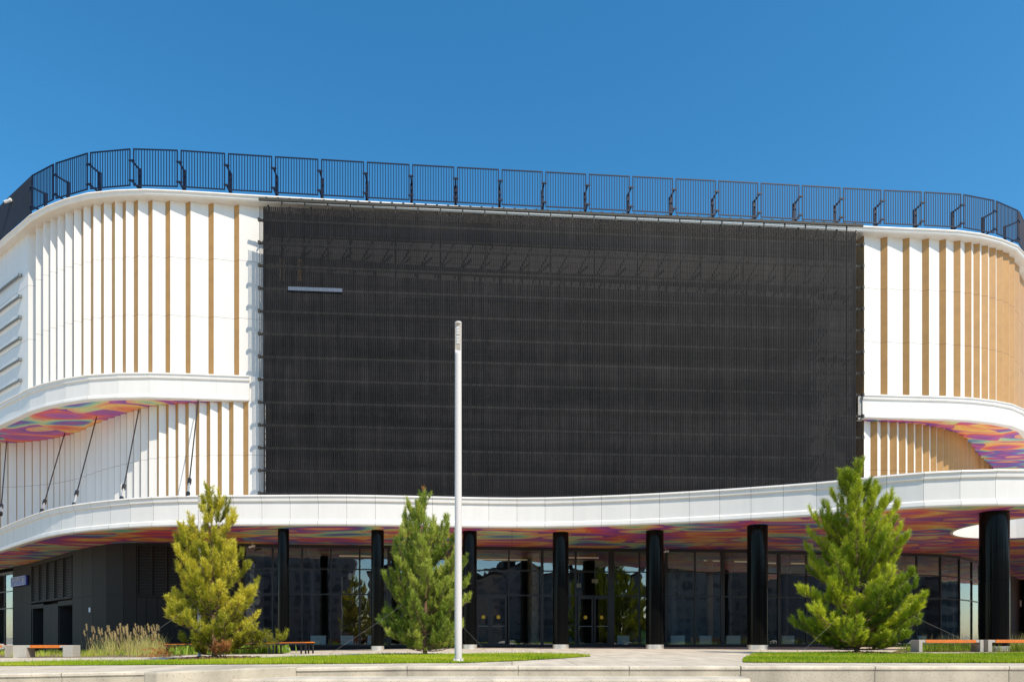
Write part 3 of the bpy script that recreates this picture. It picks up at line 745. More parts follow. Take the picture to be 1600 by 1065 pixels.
# -- bars, stays and cameras on the facade
for h in (18.8, 17.7, 16.62, 15.52, 14.42, 13.34):
    f2 = roof.off(.33); sE = f2.s_px(31); mb = MB(); P = f2.sub(max(0, sE-14), sE, 1.2)
    mb.tube([(p.x, p.y, H(h)) for p in P], .055, 8)
    for k in range(0, len(P), 3):
        p = P[-1-k]; t = f2.tan(sE-k*1.2); n = Vector((-t.y, t.x)); mb.beam((p.x, p.y, H(h)), (p.x+n.x*.16, p.y+n.y*.16, H(h)), .09)
        mb.box((p.x, p.y, H(h)), (.13, .13, .15), math.atan2(t.y, t.x))
    mb.build('tube_rail', M['grey_metal'], bld, smooth=True)
for (x0, y0, x1, y1) in ((10.3, 690, 1, 803), (101, 676.8, 65, 799.5), (150.8, 651.4, 114.6, 790.5), (216.8, 640, 189.6, 781), (309.6, 625.3, 293.5, 774), (-60, 698, -80, 830)):
    A = hpt(x0, y0, 11.2); B = hpt(x1, y1, 5.7); d = B-A; n = d.normalized(); L_ = d.length
    mb = MB(); mb.tube([A, B-n*.02], .028, 6); r_ = mb.build('stay_rod', M['black'], bld)
    for c0, c1 in ((1.15, .85), (.2, -.05)):
        mb = MB(); mb.tube([B-n*c0, B-n*c1], .085, 8); mb.build('clevis', M['black'], r_)
    mb = MB(); mb.tube([B-n*.85, B-n*.2], .045, 8); mb.build('turnbuckle', M['steel'], r_)

# ================================================================== LED SCREEN
A = pt(405.5, 32.9); B = pt(1348, 35.0); ux = (B-A).normalized(); LS = (B-A).length; nrm = Vector((ux.y, -ux.x, 0))
scr = empty('led_screen', (A+B)/2 + Vector((0, 0, 6)), 'huge black mesh screen on steel rails in front of the middle of the facade', 'screen')
ztop, zbot = H(20.45), H(6.05)
def sp(s, z, d=0): return A + ux*s + Vector((0, 0, z)) - nrm*d
mb = MB(); pitch = .085; s0, s1_ = .19, LS-.24; n = int((s1_-s0)/pitch); w = .056
for k in range(n):
    s = s0+k*pitch; r = random.Random(k); dd = r.uniform(0, .012); ww = w*r.uniform(.93, 1.07)
    a, b = sp(s, zbot, dd), sp(s+ww, zbot, dd); a2, b2 = sp(s+ww, zbot, dd+.03), sp(s, zbot, dd+.03)
    mb.prism([(a.x, a.y), (b.x, b.y), (a2.x, a2.y), (b2.x, b2.y)], zbot, ztop-.35, 0)
# small ties across the strips
z = zbot+.266
while z < ztop-.4:
    mb.beam(sp(s0, z, .03), sp(s1_, z, .03), .012, .018); z += .266
mb.build('mesh_curtain', M['screen'], scr)
for e0, e1 in ((0, .19), (LS-.24, LS)):
    mb = MB(); s = e0
    while s < e1: mb.beam(sp(s, zbot, .02), sp(s, ztop-.35, .02), .018, .018); s += .055
    mb.build('edge_net', M['screen'], scr)
z = H(19.47)
while z > zbot:
    mb = MB(); mb.beam(sp(-.02, z, .06), sp(LS+.02, z, .06), .07, .10); mb.box(sp(LS+.02, z, .0), (.1, .1, .15)); mb.box(sp(-.02, z, .0), (.1, .1, .15))
    mb.build('rail', M['screen_rail'], scr); z -= 1.064
mb = MB(); mb.beam(sp(-.05, ztop, .05), sp(LS+.05, ztop, .05), .08, .12)
s = .3
while s < LS: mb.box(sp(s, ztop+.08, .04), (.1, .06, .05)); s += .53
mb.build('top_rail', M['screen_rail'], scr)
s = .99; 
while s < LS:
    mb = MB(); mb.beam(sp(s, zbot, .12), sp(s, ztop, .12), .045, .07); mb.build('post', M['screen_rail'], scr); s += 1.06
mb = MB()
s = .35; k = 0
while s < LS:
    wide = .075 if k % 2 == 0 else .04
    for z in (H(20.25),):
        mb.beam(sp(s, z-.0, .15), sp(s, z-.75, 1.2), wide, wide*1.2)
        mb.beam(sp(s, z-.2, .12), sp(s, z-.2, 1.4), .05, .07)
    for z in (17.2, 14.0, 10.8, 7.8):
        mb.beam(sp(s, H(z), .12), sp(s, H(z), 1.4), .05, .07)
        if k % 2 == 0: mb.beam(sp(s, H(z), .15), sp(s, H(z)-.75, 1.35), .05, .05)
    s += .99; k += 1
mb.beam(sp(.2, H(19.3), 1.0), sp(LS-.2, H(19.3), 1.0), .09, .09)
mb.build('bracket', M['screen_rail'], scr)
mb = MB(); mb.beam(sp(0.15, zbot+.3, .25), sp(.85, zbot+.3, .25), .5, .35); mb.build('control_box', M['black'], scr)
# catwalks seen dimly behind the mesh
for h_, s_a, s_b in ((16.35, 6.2, 20.4), (14.0, LS-1.9, LS-.4), (17.2, LS-1.9, LS-.4), (10.9, LS-1.9, LS-.4)):
    mb = MB(); mb.beam(sp(s_a, H(h_), .75), sp(s_b, H(h_), .75), .5, .05); mb.build('catwalk', M['light_strip'], scr)
mb = MB(); mb.beam(sp(1.32, H(16.28), -.045), sp(3.82, H(16.28), -.045), .02, .17); o = mb.build('bare_strip', M['light_strip'], scr)
for s_a in (.75, 1.62):
    mb = MB(); mb.beam(sp(s_a, H(17.2), 1.1), sp(s_a, H(18.25), 1.1), .22, .05, up=(0, 1, 0)); mb.build('wood_slat', M['wood'], scr)

# ================================================================== ROOF RAILING
rail = empty('roof_railing', (0, 33.5, H(21)), 'dark blue-black metal picket railing on brackets along the roof edge', 'railing')
J = [48.5, 85.4, 138.8, 205.8, 280, 354, 427.5, 499.6, 571, 642, 712, 781.6, 850, 918, 986, 1053.5, 1120.5, 1186.6, 1251, 1315.3, 1379, 1442, 1503.8, 1555.3, 1592, 1612]
RO = roof.off(-.0)
zb, zt = H(21.16), H(22.86)
def railing_panel(p, q, parent):
    mb = MB(); t = (q-p); W = t.length; t = t/W; a = p+t*.07; b = q-t*.07; W = (b-a).length
    v = lambda s, z: (a.x+t.x*s, a.y+t.y*s, z)
    mb.beam(v(0, zb), v(W, zb), .04, .05); mb.beam(v(0, zt), v(W, zt), .04, .05)
    mb.beam(v(.02, zb), v(.02, zt), .045, .045); mb.beam(v(W-.02, zb), v(W-.02, zt), .045, .045)
    n = max(3, round(W/.125))
    for k in range(1, n): mb.beam(v(W*k/n, zb), v(W*k/n, zt), .029, .029)
    return mb.build('railing_panel', M['dark_metal'], parent)
def bracket(p, t, parent):
    n = Vector((-t.y, t.x)); mb = MB(); o = lambda d, z: (p.x+n.x*d, p.y+n.y*d, z)
    for z in (H(22.32), H(21.38)):
        mb.beam((p.x-t.x*.13, p.y-t.y*.13, z), (p.x+t.x*.13, p.y+t.y*.13, z), .06, .07)
        mb.beam(o(.0, z), o(.66, z), .07, .06)
    mb.beam(o(.66, H(20.9)), o(.66, H(22.36)), .14, .10, up=(n.x, n.y, 0))
    mb.box((o(.66, 0)[0], o(.66, 0)[1], H(21.04)), (.3, .3, .03), math.atan2(t.y, t.x))
    return mb.build('bracket', M['dark_metal'], parent)
for a, b in zip(J, J[1:]):
    p, q = RO.px(a), RO.px(b); pn = railing_panel(p, q, rail); bracket(p, roof.tan(roof.s_px(a)), pn)
net = empty('roof_netting', (-30, 40, H(21)), 'dark netted barrier on the roof edge at the far left corner', 'barrier')
P = [RO.at_s(x) for x in np.linspace(2, RO.s_px(47.5), 9)]
mb = MB()
for k, (p, q) in enumerate(zip(P, P[1:])):
    t = (q-p).normalized(); n = Vector((t.y, -t.x))*.03
    mb.prism([(p.x, p.y), (q.x, q.y), (q.x-n.x, q.y-n.y), (p.x-n.x, p.y-n.y)], zb-.1, zt+.02)
mb.build('netting', M['net'], net)
for p in P:
    mb = MB(); mb.beam((p.x, p.y+.05, H(20.9)), (p.x, p.y+.05, zt+.05), .05); mb.build('post', M['dark_metal'], net)

def security_camera(loc, label, rz=0, s=1.0):
    t = empty('security_camera', loc, label, 'camera', 'security cameras on the building', rz)
    x, y, z = loc
    mb = MB(); mb.tube([(x-.16*s, y-.05, z-.12*s), (x+.16*s, y-.1, z-.05*s)], .06*s, 12); mb.build('body', M['camera_shell'], t, smooth=True)
    mb = MB(); mb.tube([(x, y-.05, z-.05*s), (x, y, z+.03*s), (x, y+.1, z+.12*s)], .025*s, 8); mb.build('mount', M['camera_shell'], t)
    mb = MB(); mb.tube([(x-.17*s, y-.05, z-.12*s), (x-.2*s, y-.05, z-.13*s)], .045*s, 12); mb.build('lens', M['black'], t)
p = RO.px(14.5); z = EYE+(HZ-312)*p.y/F
security_camera((p.x+.1, p.y-.15, z-.1), 'small white security camera on the roof netting at the far left', 0, 1.2)
p = front.off(-.5).px(394.5); security_camera((p.x, p.y, H(4.36)), 'small white security camera under the canopy left of the first column', 0, .9)
p = front.off(-.5).px(1040); security_camera((p.x, p.y, H(4.36)), 'small white security camera under the canopy beside the middle column', 0, .9)

# ================================================================== STREET SIGN on the charcoal wall
p, q = seg_frame(22.5, 47.5); t = (q-p); W = t.length; t = t/W; n = Vector((t.y, -t.x))
sg = empty('street_sign', (p.x, p.y, 3.9), 'blue street name sign with the number 20 on the charcoal wall at far left', 'sign')
ang = math.atan2(t.y, t.x)
zc = EYE + (HZ-907.5)*((p.y+q.y)/2)/F
mb = MB(); between(p, q, 0.02, .97, zc-.31, zc+.31, mb, .22, .16); bevel(mb.build('board', M['blue_sign'], sg), .04)
mb = MB()
for z0, z1 in ((zc+.25, zc+.27), (zc-.27, zc-.25)): between(p, q, .06, .70, z0, z1, mb, .225, .004); between(p, q, .74, .88, z0, z1, mb, .225, .004)
mb.build('border', M['letter'], sg)
def lettering(txt, s, z, size, width=None):
    cu = bpy.data.curves.new('lettering', 'FONT'); cu.body = txt; cu.size = size; cu.extrude = .003; cu.align_x = 'CENTER'; cu.align_y = 'CENTER'
    cu.materials.append(M['letter']); o = bpy.data.objects.new('lettering', cu); COL.objects.link(o)
    c = p+t*s+n*.232; mw = Matrix.Translation((c.x, c.y, z)) @ Matrix.Rotation(ang, 4, 'Z') @ Matrix.Rotation(R(90), 4, 'X')
    bpy.context.view_layer.update(); wd = o.dimensions.x
    if width: mw = mw @ Matrix.Diagonal((width/max(wd, .01), 1, 1, 1))
    dg = bpy.context.evaluated_depsgraph_get(); me = bpy.data.meshes.new_from_object(o.evaluated_get(dg)); bpy.data.objects.remove(o)
    o = bpy.data.objects.new('lettering', me); COL.objects.link(o)
    o.parent = sg; o.matrix_parent_inverse = WORLD(sg).inverted(); o.matrix_basis = mw
lettering('УЛИЦА СИБИРСКАЯ', W*.385, zc+.09, .20, W*.56); lettering('улица', W*.36, zc-.15, .12); lettering('20', W*.81, zc, .36, W*.10)

# ================================================================== THINGS STANDING IN THE LOBBY
lbl = ['pale box behind the glass at the left, half hidden by the bench end', 'pale low box behind the glass, first of two between the left columns', 'pale low box behind the glass, second of two between the left columns',
       'pale low box beside the dark bin near the entrance door', 'pale low box just right of the middle column behind the glass', 'pale low box behind the glass in front of the indoor plant', 'pale low box left of the sixth column behind the glass',
       'pale low box behind the glass at the left edge of the right-hand pine', 'pale low box behind the glass just left of the right-hand concrete bench', 'narrow slice of pale box beside the second column']
first = None
for (a, b), lb in zip(((397, 418), (486, 510), (533, 553), (964, 983), (1048, 1069.5), (1092.5, 1111), (1134, 1156), (1221, 1240), (1433, 1446), (575, 583)), lbl):
    p0 = front.off(.32).px((a+b)/2); w = (b-a)*p0.y/F
    if first is None:
        first = empty('floor_box', (p0.x, p0.y, .02), lb, 'box', 'pale boxes behind the glass')
        mb = MB(); mb.box((p0.x, p0.y, .33), (w, .22, .50)); bevel(mb.build('body', M['pale'], first), .015)
        mb = MB(); mb.box((p0.x, p0.y-.115, .33), (w*.8, .012, .40)); mb.build('front_panel', M['pale'], first)
        mb = MB(); [mb.box((p0.x+s*w*.35, p0.y, .05), (.06, .18, .06)) for s in (-1, 1)]; mb.build('foot', M['grey_metal'], first); w1 = w
    else:
        c = copy_tree(first); c.location = (p0.x, p0.y, .02); c.scale = (w/w1, 1, 1); c['label'] = lb
p0 = front.off(.6).px(1003)
gb = empty('display_stand', (p0.x, p0.y, .02), 'green illuminated stand beside a black bin behind the glass near the middle column', 'stand')
mb = MB(); mb.box((p0.x+.1, p0.y, .43), (.28, .1, .76)); mb.build('panel', M['green'], gb)
mb = MB(); mb.box((p0.x+.1, p0.y+.08, .43), (.36, .05, .82)); mb.build('frame', M['black'], gb)
bn = empty('black_bin', (p0.x-.45, p0.y, .02), 'square black bin behind the glass left of the green stand', 'bin')
mb = MB(); mb.box((p0.x-.45, p0.y, .40), (.36, .35, .76)); bevel(mb.build('body', M['black'], bn), .02)
mb = MB(); mb.box((p0.x-.45, p0.y, .80), (.39, .38, .04)); mb.build('lid', M['slate'], bn)

# ================================================================== VEGETATION BUILDERS
def needles_for(tips, dirs, length, n_needles, nlen, nwid, tones):
    """needles round short shoots; tips (k,3) start points, dirs (k,3) unit"""
    k = len(tips); N = n_needles
    t = rng.random((k, N)); base = tips[:, None, :] + dirs[:, None, :]*(t*length[:, None])[..., None]
    a = rng.random((k, N))*2*np.pi
    ref = np.where(np.abs(dirs[:, 2:3]) < .9, np.array([[0, 0, 1.]]), np.array([[1., 0, 0]]))
    x = np.cross(dirs, ref); x /= np.linalg.norm(x, axis=1, keepdims=True); y = np.cross(dirs, x)
    rad = x[:, None, :]*np.cos(a)[..., None] + y[:, None, :]*np.sin(a)[..., None]
    spread = rng.uniform(.5, 1.6, (k, N, 1))
    nd = dirs[:, None, :]*1.0 + rad*spread; nd /= np.linalg.norm(nd, axis=2, keepdims=True)
    nl = nlen*rng.uniform(.7, 1.2, (k, N, 1)); tip = base + nd*nl
    side = np.cross(nd, rng.normal(size=(k, N, 3))); side /= np.linalg.norm(side, axis=2, keepdims=True)
    w = nwid*.5
    V = np.stack([base-side*w, base+side*w, tip], 2).reshape(-1, 3)
    tone = np.repeat((tones[:, None] + rng.uniform(-.28, .28, (k, N))).reshape(-1), 3)
    return V, np.clip(tone, 0, 1)

def pine(name, base, height, prof, seed, label, mats, n_branch=110, lean=0.0, dry=(), extra=(), skew=0.0, top_dry=False, nlen=.115, upsweep=1.0, density=1.0, nwid=.0085):
    """prof: (height fraction, reach) of the crown's outline"""
    global rng
    rng = np.random.default_rng(seed); rd = random.Random(seed)
    t = empty(name, base, label, 'tree', 'young pine trees on the lawn')
    B = Vector(base); mb = MB()
    tp = []
    for i in range(13):
        f = i/12; tp.append(B + Vector((lean*f + .05*math.sin(f*7+seed)*f, .04*math.cos(f*5+seed)*f, height*f*.97-.02)))
    def trunk(f): 
        f = min(max(f, 0), .999)*12; i = int(f); return tp[i].lerp(tp[i+1], f-i)
    mb.tube(tp, [.075*(1-.88*i/12)*height/5.5 for i in range(13)], 9)
    tips, dirs, lens, tones, kinds = [], [], [], [], []
    def add_shoot(p, d, L, tone, kind=0):
        tips.append(tuple(p)); dirs.append(tuple(d.normalized())); lens.append(L); tones.append(tone); kinds.append(kind)
    hf = [x for x, _ in prof]; hr = [y for _, y in prof]
    branches = []
    nwh = int(n_branch/6)
    for w_ in range(nwh):
        f0 = .035 + .87*(w_/nwh)**.92
        for k in range(6 if f0 < .6 else 4):
            branches.append((f0+rd.uniform(-.018, .018), (k+rd.uniform(-.3, .3))*2*math.pi/6 + w_*1.1, rd.choice((rd.uniform(.45, .8), rd.uniform(.8, 1.12), rd.uniform(.9, 1.15))), 0))
    for e in extra: branches.append(e)
    for (f, az, q, knd) in branches:
        if knd == 0 and rd.random() < .22: continue
        reach = np.interp(min(1, f+.02), hf, hr)*q if knd == 0 else q
        reach *= 1+skew*math.cos(az)*(1 if f < .5 else .4)
        reach = max(.09, reach)
        rise = reach*rd.uniform(.35, .75)*upsweep*(.5+f) if knd == 0 else reach*rd.uniform(.15, .3)
        if f < .12: rise *= .5
        f = max(.03, f - rise*.75/height)
        s = trunk(f); out = Vector((math.cos(az), math.sin(az), 0))
        P = []
        wob = rd.uniform(-.12, .12)
        n = 8
        perp = Vector((-out.y, out.x, 0))
        for i in range(n+1):
            u = i/n; P.append(s + out*reach*(u**.9) + perp*wob*reach*math.sin(u*2.6) + Vector((0, 0, rise*(u**1.7) - .05*reach*math.sin(u*3))))
        r0 = max(.006, .022*(reach/1.5)**.7*(1-.5*f))
        mb.tube(P, [r0*(1-.8*i/n)+.002 for i in range(n+1)], 5, cap=False)
        isdry = any(d0 <= f <= d1 and rd.random() < pr for d0, d1, pr in dry) and (math.cos(az) < .3 or f < .06)
        btone = rd.uniform(-.05, .8)
        m = int((5+reach*10)*density)
        for j in range(m):
            u = .22+.78*(j+rd.random())/m
            i = min(n-1, int(u*n)); pp = P[i].lerp(P[i+1], u*n-i); ax = (P[i+1]-P[i]).normalized()
            side = rd.choice((-1, 1)); sl = reach*rd.uniform(.10, .34)*(1.15-u)+.08
            d = (ax*rd.uniform(.5, 1.1) + perp*side*rd.uniform(.35, 1.1) + Vector((0, 0, rd.uniform(.0, .9)))).normalized()
            e = pp + d*sl
            mb.tube([pp, pp.lerp(e, .5)+Vector((0, 0, -.01)), e], [.0055, .004, .0025], 3, cap=False)
            nsh = max(1, int(sl/.10))
            for q_ in range(nsh):
                v = (q_+rd.random())/nsh; x = pp.lerp(e, v)
                dd = (d*.9 + Vector((rd.gauss(0, .38), rd.gauss(0, .38), rd.uniform(.15, .9)))).normalized()
                add_shoot(x, dd, rd.uniform(.10, .17), btone+rd.uniform(-.2, .25)+.18*u, 1 if isdry else 0)
            # the year's upright candle at the end of each twig
            cd = (d*.35+Vector((rd.gauss(0, .12), rd.gauss(0, .12), rd.uniform(.6, 1.1)))).normalized(); cl = rd.uniform(.10, .30)*(.7+.6*f)
            for c_ in range(max(1, int(cl/.06))): add_shoot(e+cd*c_*.06, cd, .11, btone+.30, 1 if isdry else 0)
        for c_ in range(rd.choice((1, 2, 2, 3))):
            cd = ((P[-1]-P[-2]).normalized()*.45+Vector((rd.gauss(0, .2), rd.gauss(0, .2), 1))).normalized(); cl = rd.uniform(.16, .42)*(.75+.6*f); a0 = P[-1-rd.choice((0, 0, 1))]
            mb.tube([a0, a0+cd*cl], [.006, .003], 4, cap=False)
            for k_ in range(int(cl/.05)): add_shoot(a0+cd*k_*.05, cd, .11, btone+.35, 1 if isdry else 0)
    # leader and upright top shoots
    for j in range(int(9*density)):
        f = rd.uniform(.78, .97); s = trunk(f); az = rd.uniform(0, 6.28); L_ = (1.04-f)*height*rd.uniform(.35, .8)
        d = Vector((math.cos(az)*.36, math.sin(az)*.36, 1)).normalized(); e = s+d*L_; mb.tube([s, s.lerp(e, .5)+Vector((math.cos(az)*.03, 0, 0)), e], [.009, .006, .003], 4, cap=False)
        for q_ in range(max(2, int(L_/.06))):
            x = s.lerp(e, (q_+rd.random())/max(2, int(L_/.06))); add_shoot(x, (d+Vector((rd.gauss(0, .35), rd.gauss(0, .35), .3))).normalized(), .12, rd.uniform(.3, .8))
    for q_ in range(14):
        x = trunk(.86+.14*q_/14); add_shoot(x, Vector((rd.gauss(0, .3), rd.gauss(0, .3), 1)).normalized(), .14, rd.uniform(.4, .9), 1 if (top_dry and q_ > 11) else 0)
    mb.build('trunk', M['bark'], t)
    tips, dirs, lens, tones, kinds = map(np.array, (tips, dirs, lens, tones, kinds))
    NN = 26
    V, tn = needles_for(tips, dirs, lens, NN, nlen, nwid, tones)
    Fc = np.arange(len(V)).reshape(-1, 3); fm = np.repeat(kinds, NN)
    V = V - np.array(base)
    o = fast_mesh('crown', V, Fc, mats, tn, fm); o.parent = t
    return t

g1 = gpt(335, 1029); g2 = gpt(664, 1022.5); g3 = gpt(1339, 1021.5)
S1 = g1.y/F; S2 = g2.y/F; S3 = g3.y/F
pine('pine_tree', tuple(g1), 278*S1, [(0, .5), (.06, .85), (.16, .95), (.30, 1.05), (.42, .92), (.55, .84), (.68, .76), (.80, .56), (.88, .26), (.95, .10), (1, .05)], 3,
     'yellowish pine with an uneven crown and dry lower twigs on bark mulch at the left', [M['needle_a'], M['needle_dry']], 112, lean=-.15,
     dry=((0, .05, .5), (.05, .15, .03)), extra=((.10, 0.12, 1.75, 1), (.11, 0.0, 1.3, 1), (.36, -.3, 1.2, 1), (.38, .5, 1.15, 0), (.34, 3.0, 1.15, 1), (.30, 3.4, 1.1, 1)), skew=.05, upsweep=1.15, nlen=.115, nwid=.010)
pine('pine_tree', tuple(g2), 266*S2, [(0, .5), (.06, .80), (.16, 1.05), (.30, 1.08), (.45, 1.05), (.58, .98), (.70, .88), (.78, .70), (.86, .42), (.93, .18), (1, .05)], 5,
     'slim dark green pine with a bent dry tip just left of the white lamp post', [M['needle_b'], M['needle_dry']], 122, lean=.0,
     dry=((0, .3, .01),), extra=((.17, 3.1, 1.3, 1), (.20, 2.9, 1.15, 1), (.3, -.1, 1.2, 1), (.4, .1, 1.15, 1), (.72, 2.9, .7, 0)), top_dry=True, upsweep=1.5, nlen=.11, nwid=.010)
pine('pine_tree', tuple(g3), 312*S3, [(0, .6), (.06, 1.15), (.13, 1.58), (.23, 1.58), (.32, 1.42), (.42, 1.34), (.55, 1.20), (.68, 1.08), (.78, .88), (.86, .60), (.93, .30), (1, .06)], 9,
     'largest bright green pine, broad at the base, on the right-hand lawn', [M['needle_c'], M['needle_dry']], 150, lean=-.05,
     extra=((.26, .1, 1.9, 1), (.30, .3, 1.75, 1), (.15, .05, 1.85, 1), (.13, 3.0, 1.75, 1), (.3, 3.2, 1.65, 1), (.70, -.3, 1.1, 0), (.80, -.2, .8, 0)), upsweep=1.25, density=1.1, nlen=.13, nwid=.010)

# guy wires of the pines
def wires(tree_i, lst):
    tr = [o for o in COL.objects if o.name.startswith('pine_tree')][tree_i]
    for (x0, y0, z0), (x1, y1) in lst:
        mb = MB(); g = gpt(x1, y1); a = Vector((x0, y0, z0)); mid = a.lerp(g, .5)+Vector((0, 0, -.03)); mb.tube([a, mid, g], .0035, 4); mb.build('guy_wire', M['wire'], tr)
wires(0, [((g1.x-.1, g1.y, 1.75), (165, 1037)), ((g1.x, g1.y, 1.8), (470, 1030))])
wires(1, [((g2.x, g2.y, 1.9), (505, 1028)), ((g2.x+.1, g2.y, 1.9), (765, 1022))])
wires(2, [((g3.x-.1, g3.y, 1.55), (1246, 1024)), ((g3.x+.1, g3.y, 1.9), (1560, 1024))])

def blades(name, pos, hgt, wid, mats, tone, bend=.35, seg=2, fmat=None):
    """pos (n,3) roots; curved tapering blades"""
    n = len(pos); a = rng.random(n)*2*np.pi; lean = rng.uniform(.1, 1, n)*bend*hgt
    dx = np.stack([np.cos(a), np.sin(a), np.zeros(n)], 1)*lean[:, None]
    b = rng.random(n)*2*np.pi; sd = np.stack([np.cos(b), np.sin(b), np.zeros(n)], 1)*(wid/2)[:, None] if not np.isscalar(wid) else np.stack([np.cos(b), np.sin(b), np.zeros(n)], 1)*wid/2
    up = np.array([0, 0, 1.])
    mid = pos + dx*.3 + up*hgt[:, None]*.6; tip = pos + dx + up*hgt[:, None]
    V = np.stack([pos-sd, pos+sd, mid+sd*.7, mid-sd*.7, tip+sd*.1, tip-sd*.1], 1).reshape(-1, 3)
    i = np.arange(n)[:, None]*6
    Fc = np.concatenate([i+np.array([[0, 1, 2, 3]]), i+np.array([[3, 2, 4, 5]])], 0)
    return fast_mesh(name, V, Fc, mats, np.repeat(tone, 6))

def lawn(name, outline_px, n, hmin, hmax, label_, seed):
    global rng
    rng = np.random.default_rng(seed)
    poly = [gpt(x, y) for x, y in outline_px]; P = np.array([(p.x, p.y) for p in poly])
    mb = MB(); flat(mb, [tuple(p) for p in P], 0); mb.v = [(x, y, gz(x)+.012) for x, y, z in mb.v]
    # subdivide along the fall is unnecessary: the slope is planar beyond the break
    base = mb.build(name+'_bed', M['lawn_base']); struct(base)
    lo, hi = P.min(0), P.max(0); pts = []
    need = n
    while need > 0:
        # denser towards the viewer
        u = rng.random((need*2, 2)); y = lo[1]+(hi[1]-lo[1])*u[:, 1]**1.3; x = lo[0]+(hi[0]-lo[0])*u[:, 0]
        ins = np.zeros(len(x), bool); j = len(P)-1
        for i in range(len(P)):
            xi, yi, xj, yj = *P[i], *P[j]
            c = ((yi > y) != (yj > y)) & (x < (xj-xi)*(y-yi)/(yj-yi+1e-12)+xi); ins ^= c; j = i
        q = np.stack([x, y], 1)[ins][:need]; pts.append(q); need -= len(q)
    q = np.concatenate(pts); z = np.array([gz(v) for v in q[:, 0]])
    pos = np.column_stack([q, z])
    pat = .5+.3*np.sin(q[:, 0]*1.3+np.sin(q[:, 1]*2))*np.sin(q[:, 1]*1.1)+rng.uniform(-.3, .3, len(q))
    hh = rng.uniform(hmin, hmax, len(q))*(1+.35*np.sin(q[:, 0]*.9+1.3*np.sin(q[:, 1]*1.7)))*np.where(rng.random(len(q)) < .02, 1.9, 1)
    o = blades(name, pos, hh, .012, [M['grass']], np.clip(pat, 0, 1))
    stuff(o, label_, 'grass')
lawn('lawn', [(-60, 1040.5), (0, 1040), (200, 1038.5), (400, 1037.2), (600, 1036), (720, 1035.3), (810, 1032), (880, 1028), (925, 1025), (900, 1023.2), (800, 1022), (600, 1022.8), (500, 1026.5), (400, 1029.5), (280, 1031), (200, 1033.5), (0, 1036.2), (-60, 1036.6)], 60000, .035, .075,
     'short bright green grass strip across the left and middle of the plaza', 21)
lawn('lawn', [(1162, 1034.5), (1300, 1035), (1600, 1035.3), (1780, 1035.3), (1780, 1021.5), (1600, 1021.3), (1400, 1021.2), (1250, 1021.3), (1180, 1022.3), (1166, 1025.5), (1160, 1031)], 80000, .035, .08,
     'short bright green grass lawn in the right foreground', 22)
# the planted strip behind the benches
mb = MB()
def bed(name, corners, m='soil'):
    mb = MB(); P = [gpt(x, y) for x, y in corners]; flat(mb, [(p.x, p.y) for p in P], 0); mb.v = [(x, y, gz(x)+.008) for x, y, z in mb.v]; return struct(mb.build(name, M[m]))
bed('planting_bed', [(-120, 1027.5), (0, 1027), (110, 1026.6), (250, 1026), (290, 1023), (440, 1021), (452, 1018.5), (380, 1016.5), (120, 1014), (-120, 1013.5)])
bed('planting_bed', [(1395, 1018.2), (1700, 1018.5), (1700, 1011), (1470, 1011.5), (1405, 1014)])

def scatter(corners_px, n):
    P = [gpt(x, y) for x, y in corners_px]; P = np.array([(p.x, p.y) for p in P]); lo, hi = P.min(0), P.max(0); out = []
    while len(out) < n:
        x, y = rng.uniform(lo, hi); ins = False; j = len(P)-1
        for i in range(len(P)):
            if ((P[i][1] > y) != (P[j][1] > y)) and x < (P[j][0]-P[i][0])*(y-P[i][1])/(P[j][1]-P[i][1])+P[i][0]: ins = not ins
            j = i
        if ins: out.append((x, y, gz(x)))
    return np.array(out)
rng = np.random.default_rng(31)
# feather-plumed tall grass: blades and seed stalks growing in tussocks
def tussocks(name, centres, per, hlo, hhi, wid, tones, spread, mats, label_, bend=.45):
    C_ = np.repeat(centres, per, 0); n = len(C_)
    pos = C_ + np.column_stack([rng.normal(0, spread, (n, 2)), np.zeros(n)])
    o = blades(name, pos, rng.uniform(hlo, hhi, n), wid, mats, np.clip(rng.uniform(*tones, n), 0, 1), bend)
    return stuff(o, label_, 'grass')
c = scatter([(120, 1026), (250, 1025.5), (262, 1020), (250, 1017), (150, 1017)], 46)
tussocks('ornamental_grass', c, 42, .35, .85, .013, (.0, .7), .13, [M['reed']], 'tall straw-coloured ornamental grass beside the left pine', .5)
# seed heads
V = []; F_ = []; T = []
def plume(mbp, root, h, lean, L):
    d = Vector((lean[0], lean[1], h)); top = root+d; mbp.tube([root, root+d*.55+Vector((0, 0, .02)), top], [.004, .003, .002], 3, cap=False)
pm = MB(); hd = []
for x, y, z in scatter([(135, 1025), (250, 1025), (255, 1018), (160, 1017.5)], 150):
    root = Vector((x, y, z)); h = random.uniform(.75, 1.25)*(.75 if x < -17.2 else 1); ln = (random.uniform(-.42, .05)*h*.6, random.uniform(-.1, .1)); plume(pm, root, h, ln, .2)
    d = Vector((ln[0], ln[1], h)).normalized()
    for k in range(16):
        a = root+Vector((ln[0], ln[1], h))-d*.24*k/16; hd.append((a, (d+Vector((random.gauss(0, .3), random.gauss(0, .3), 0))).normalized()))
so = pm.build('seed_stalks', M['soil']); stuff(so, 'thin straw stalks rising from the tall grass beside the left pine', 'grass')
hp = np.array([tuple(a) for a, d in hd]); hdv = np.array([tuple(d) for a, d in hd])
V, tn = needles_for(hp, hdv, np.full(len(hp), .02), 8, .055, .008, rng.uniform(.6, 1, len(hp)))
o = fast_mesh('seed_heads', V, np.arange(len(V)).reshape(-1, 3), [M['reed']], tn); stuff(o, 'feathery pinkish seed heads of the tall grass beside the left pine', 'grass')
c = scatter([(-100, 1026), (0, 1026), (120, 1026), (290, 1022.5), (250, 1017), (-100, 1015)], 420)
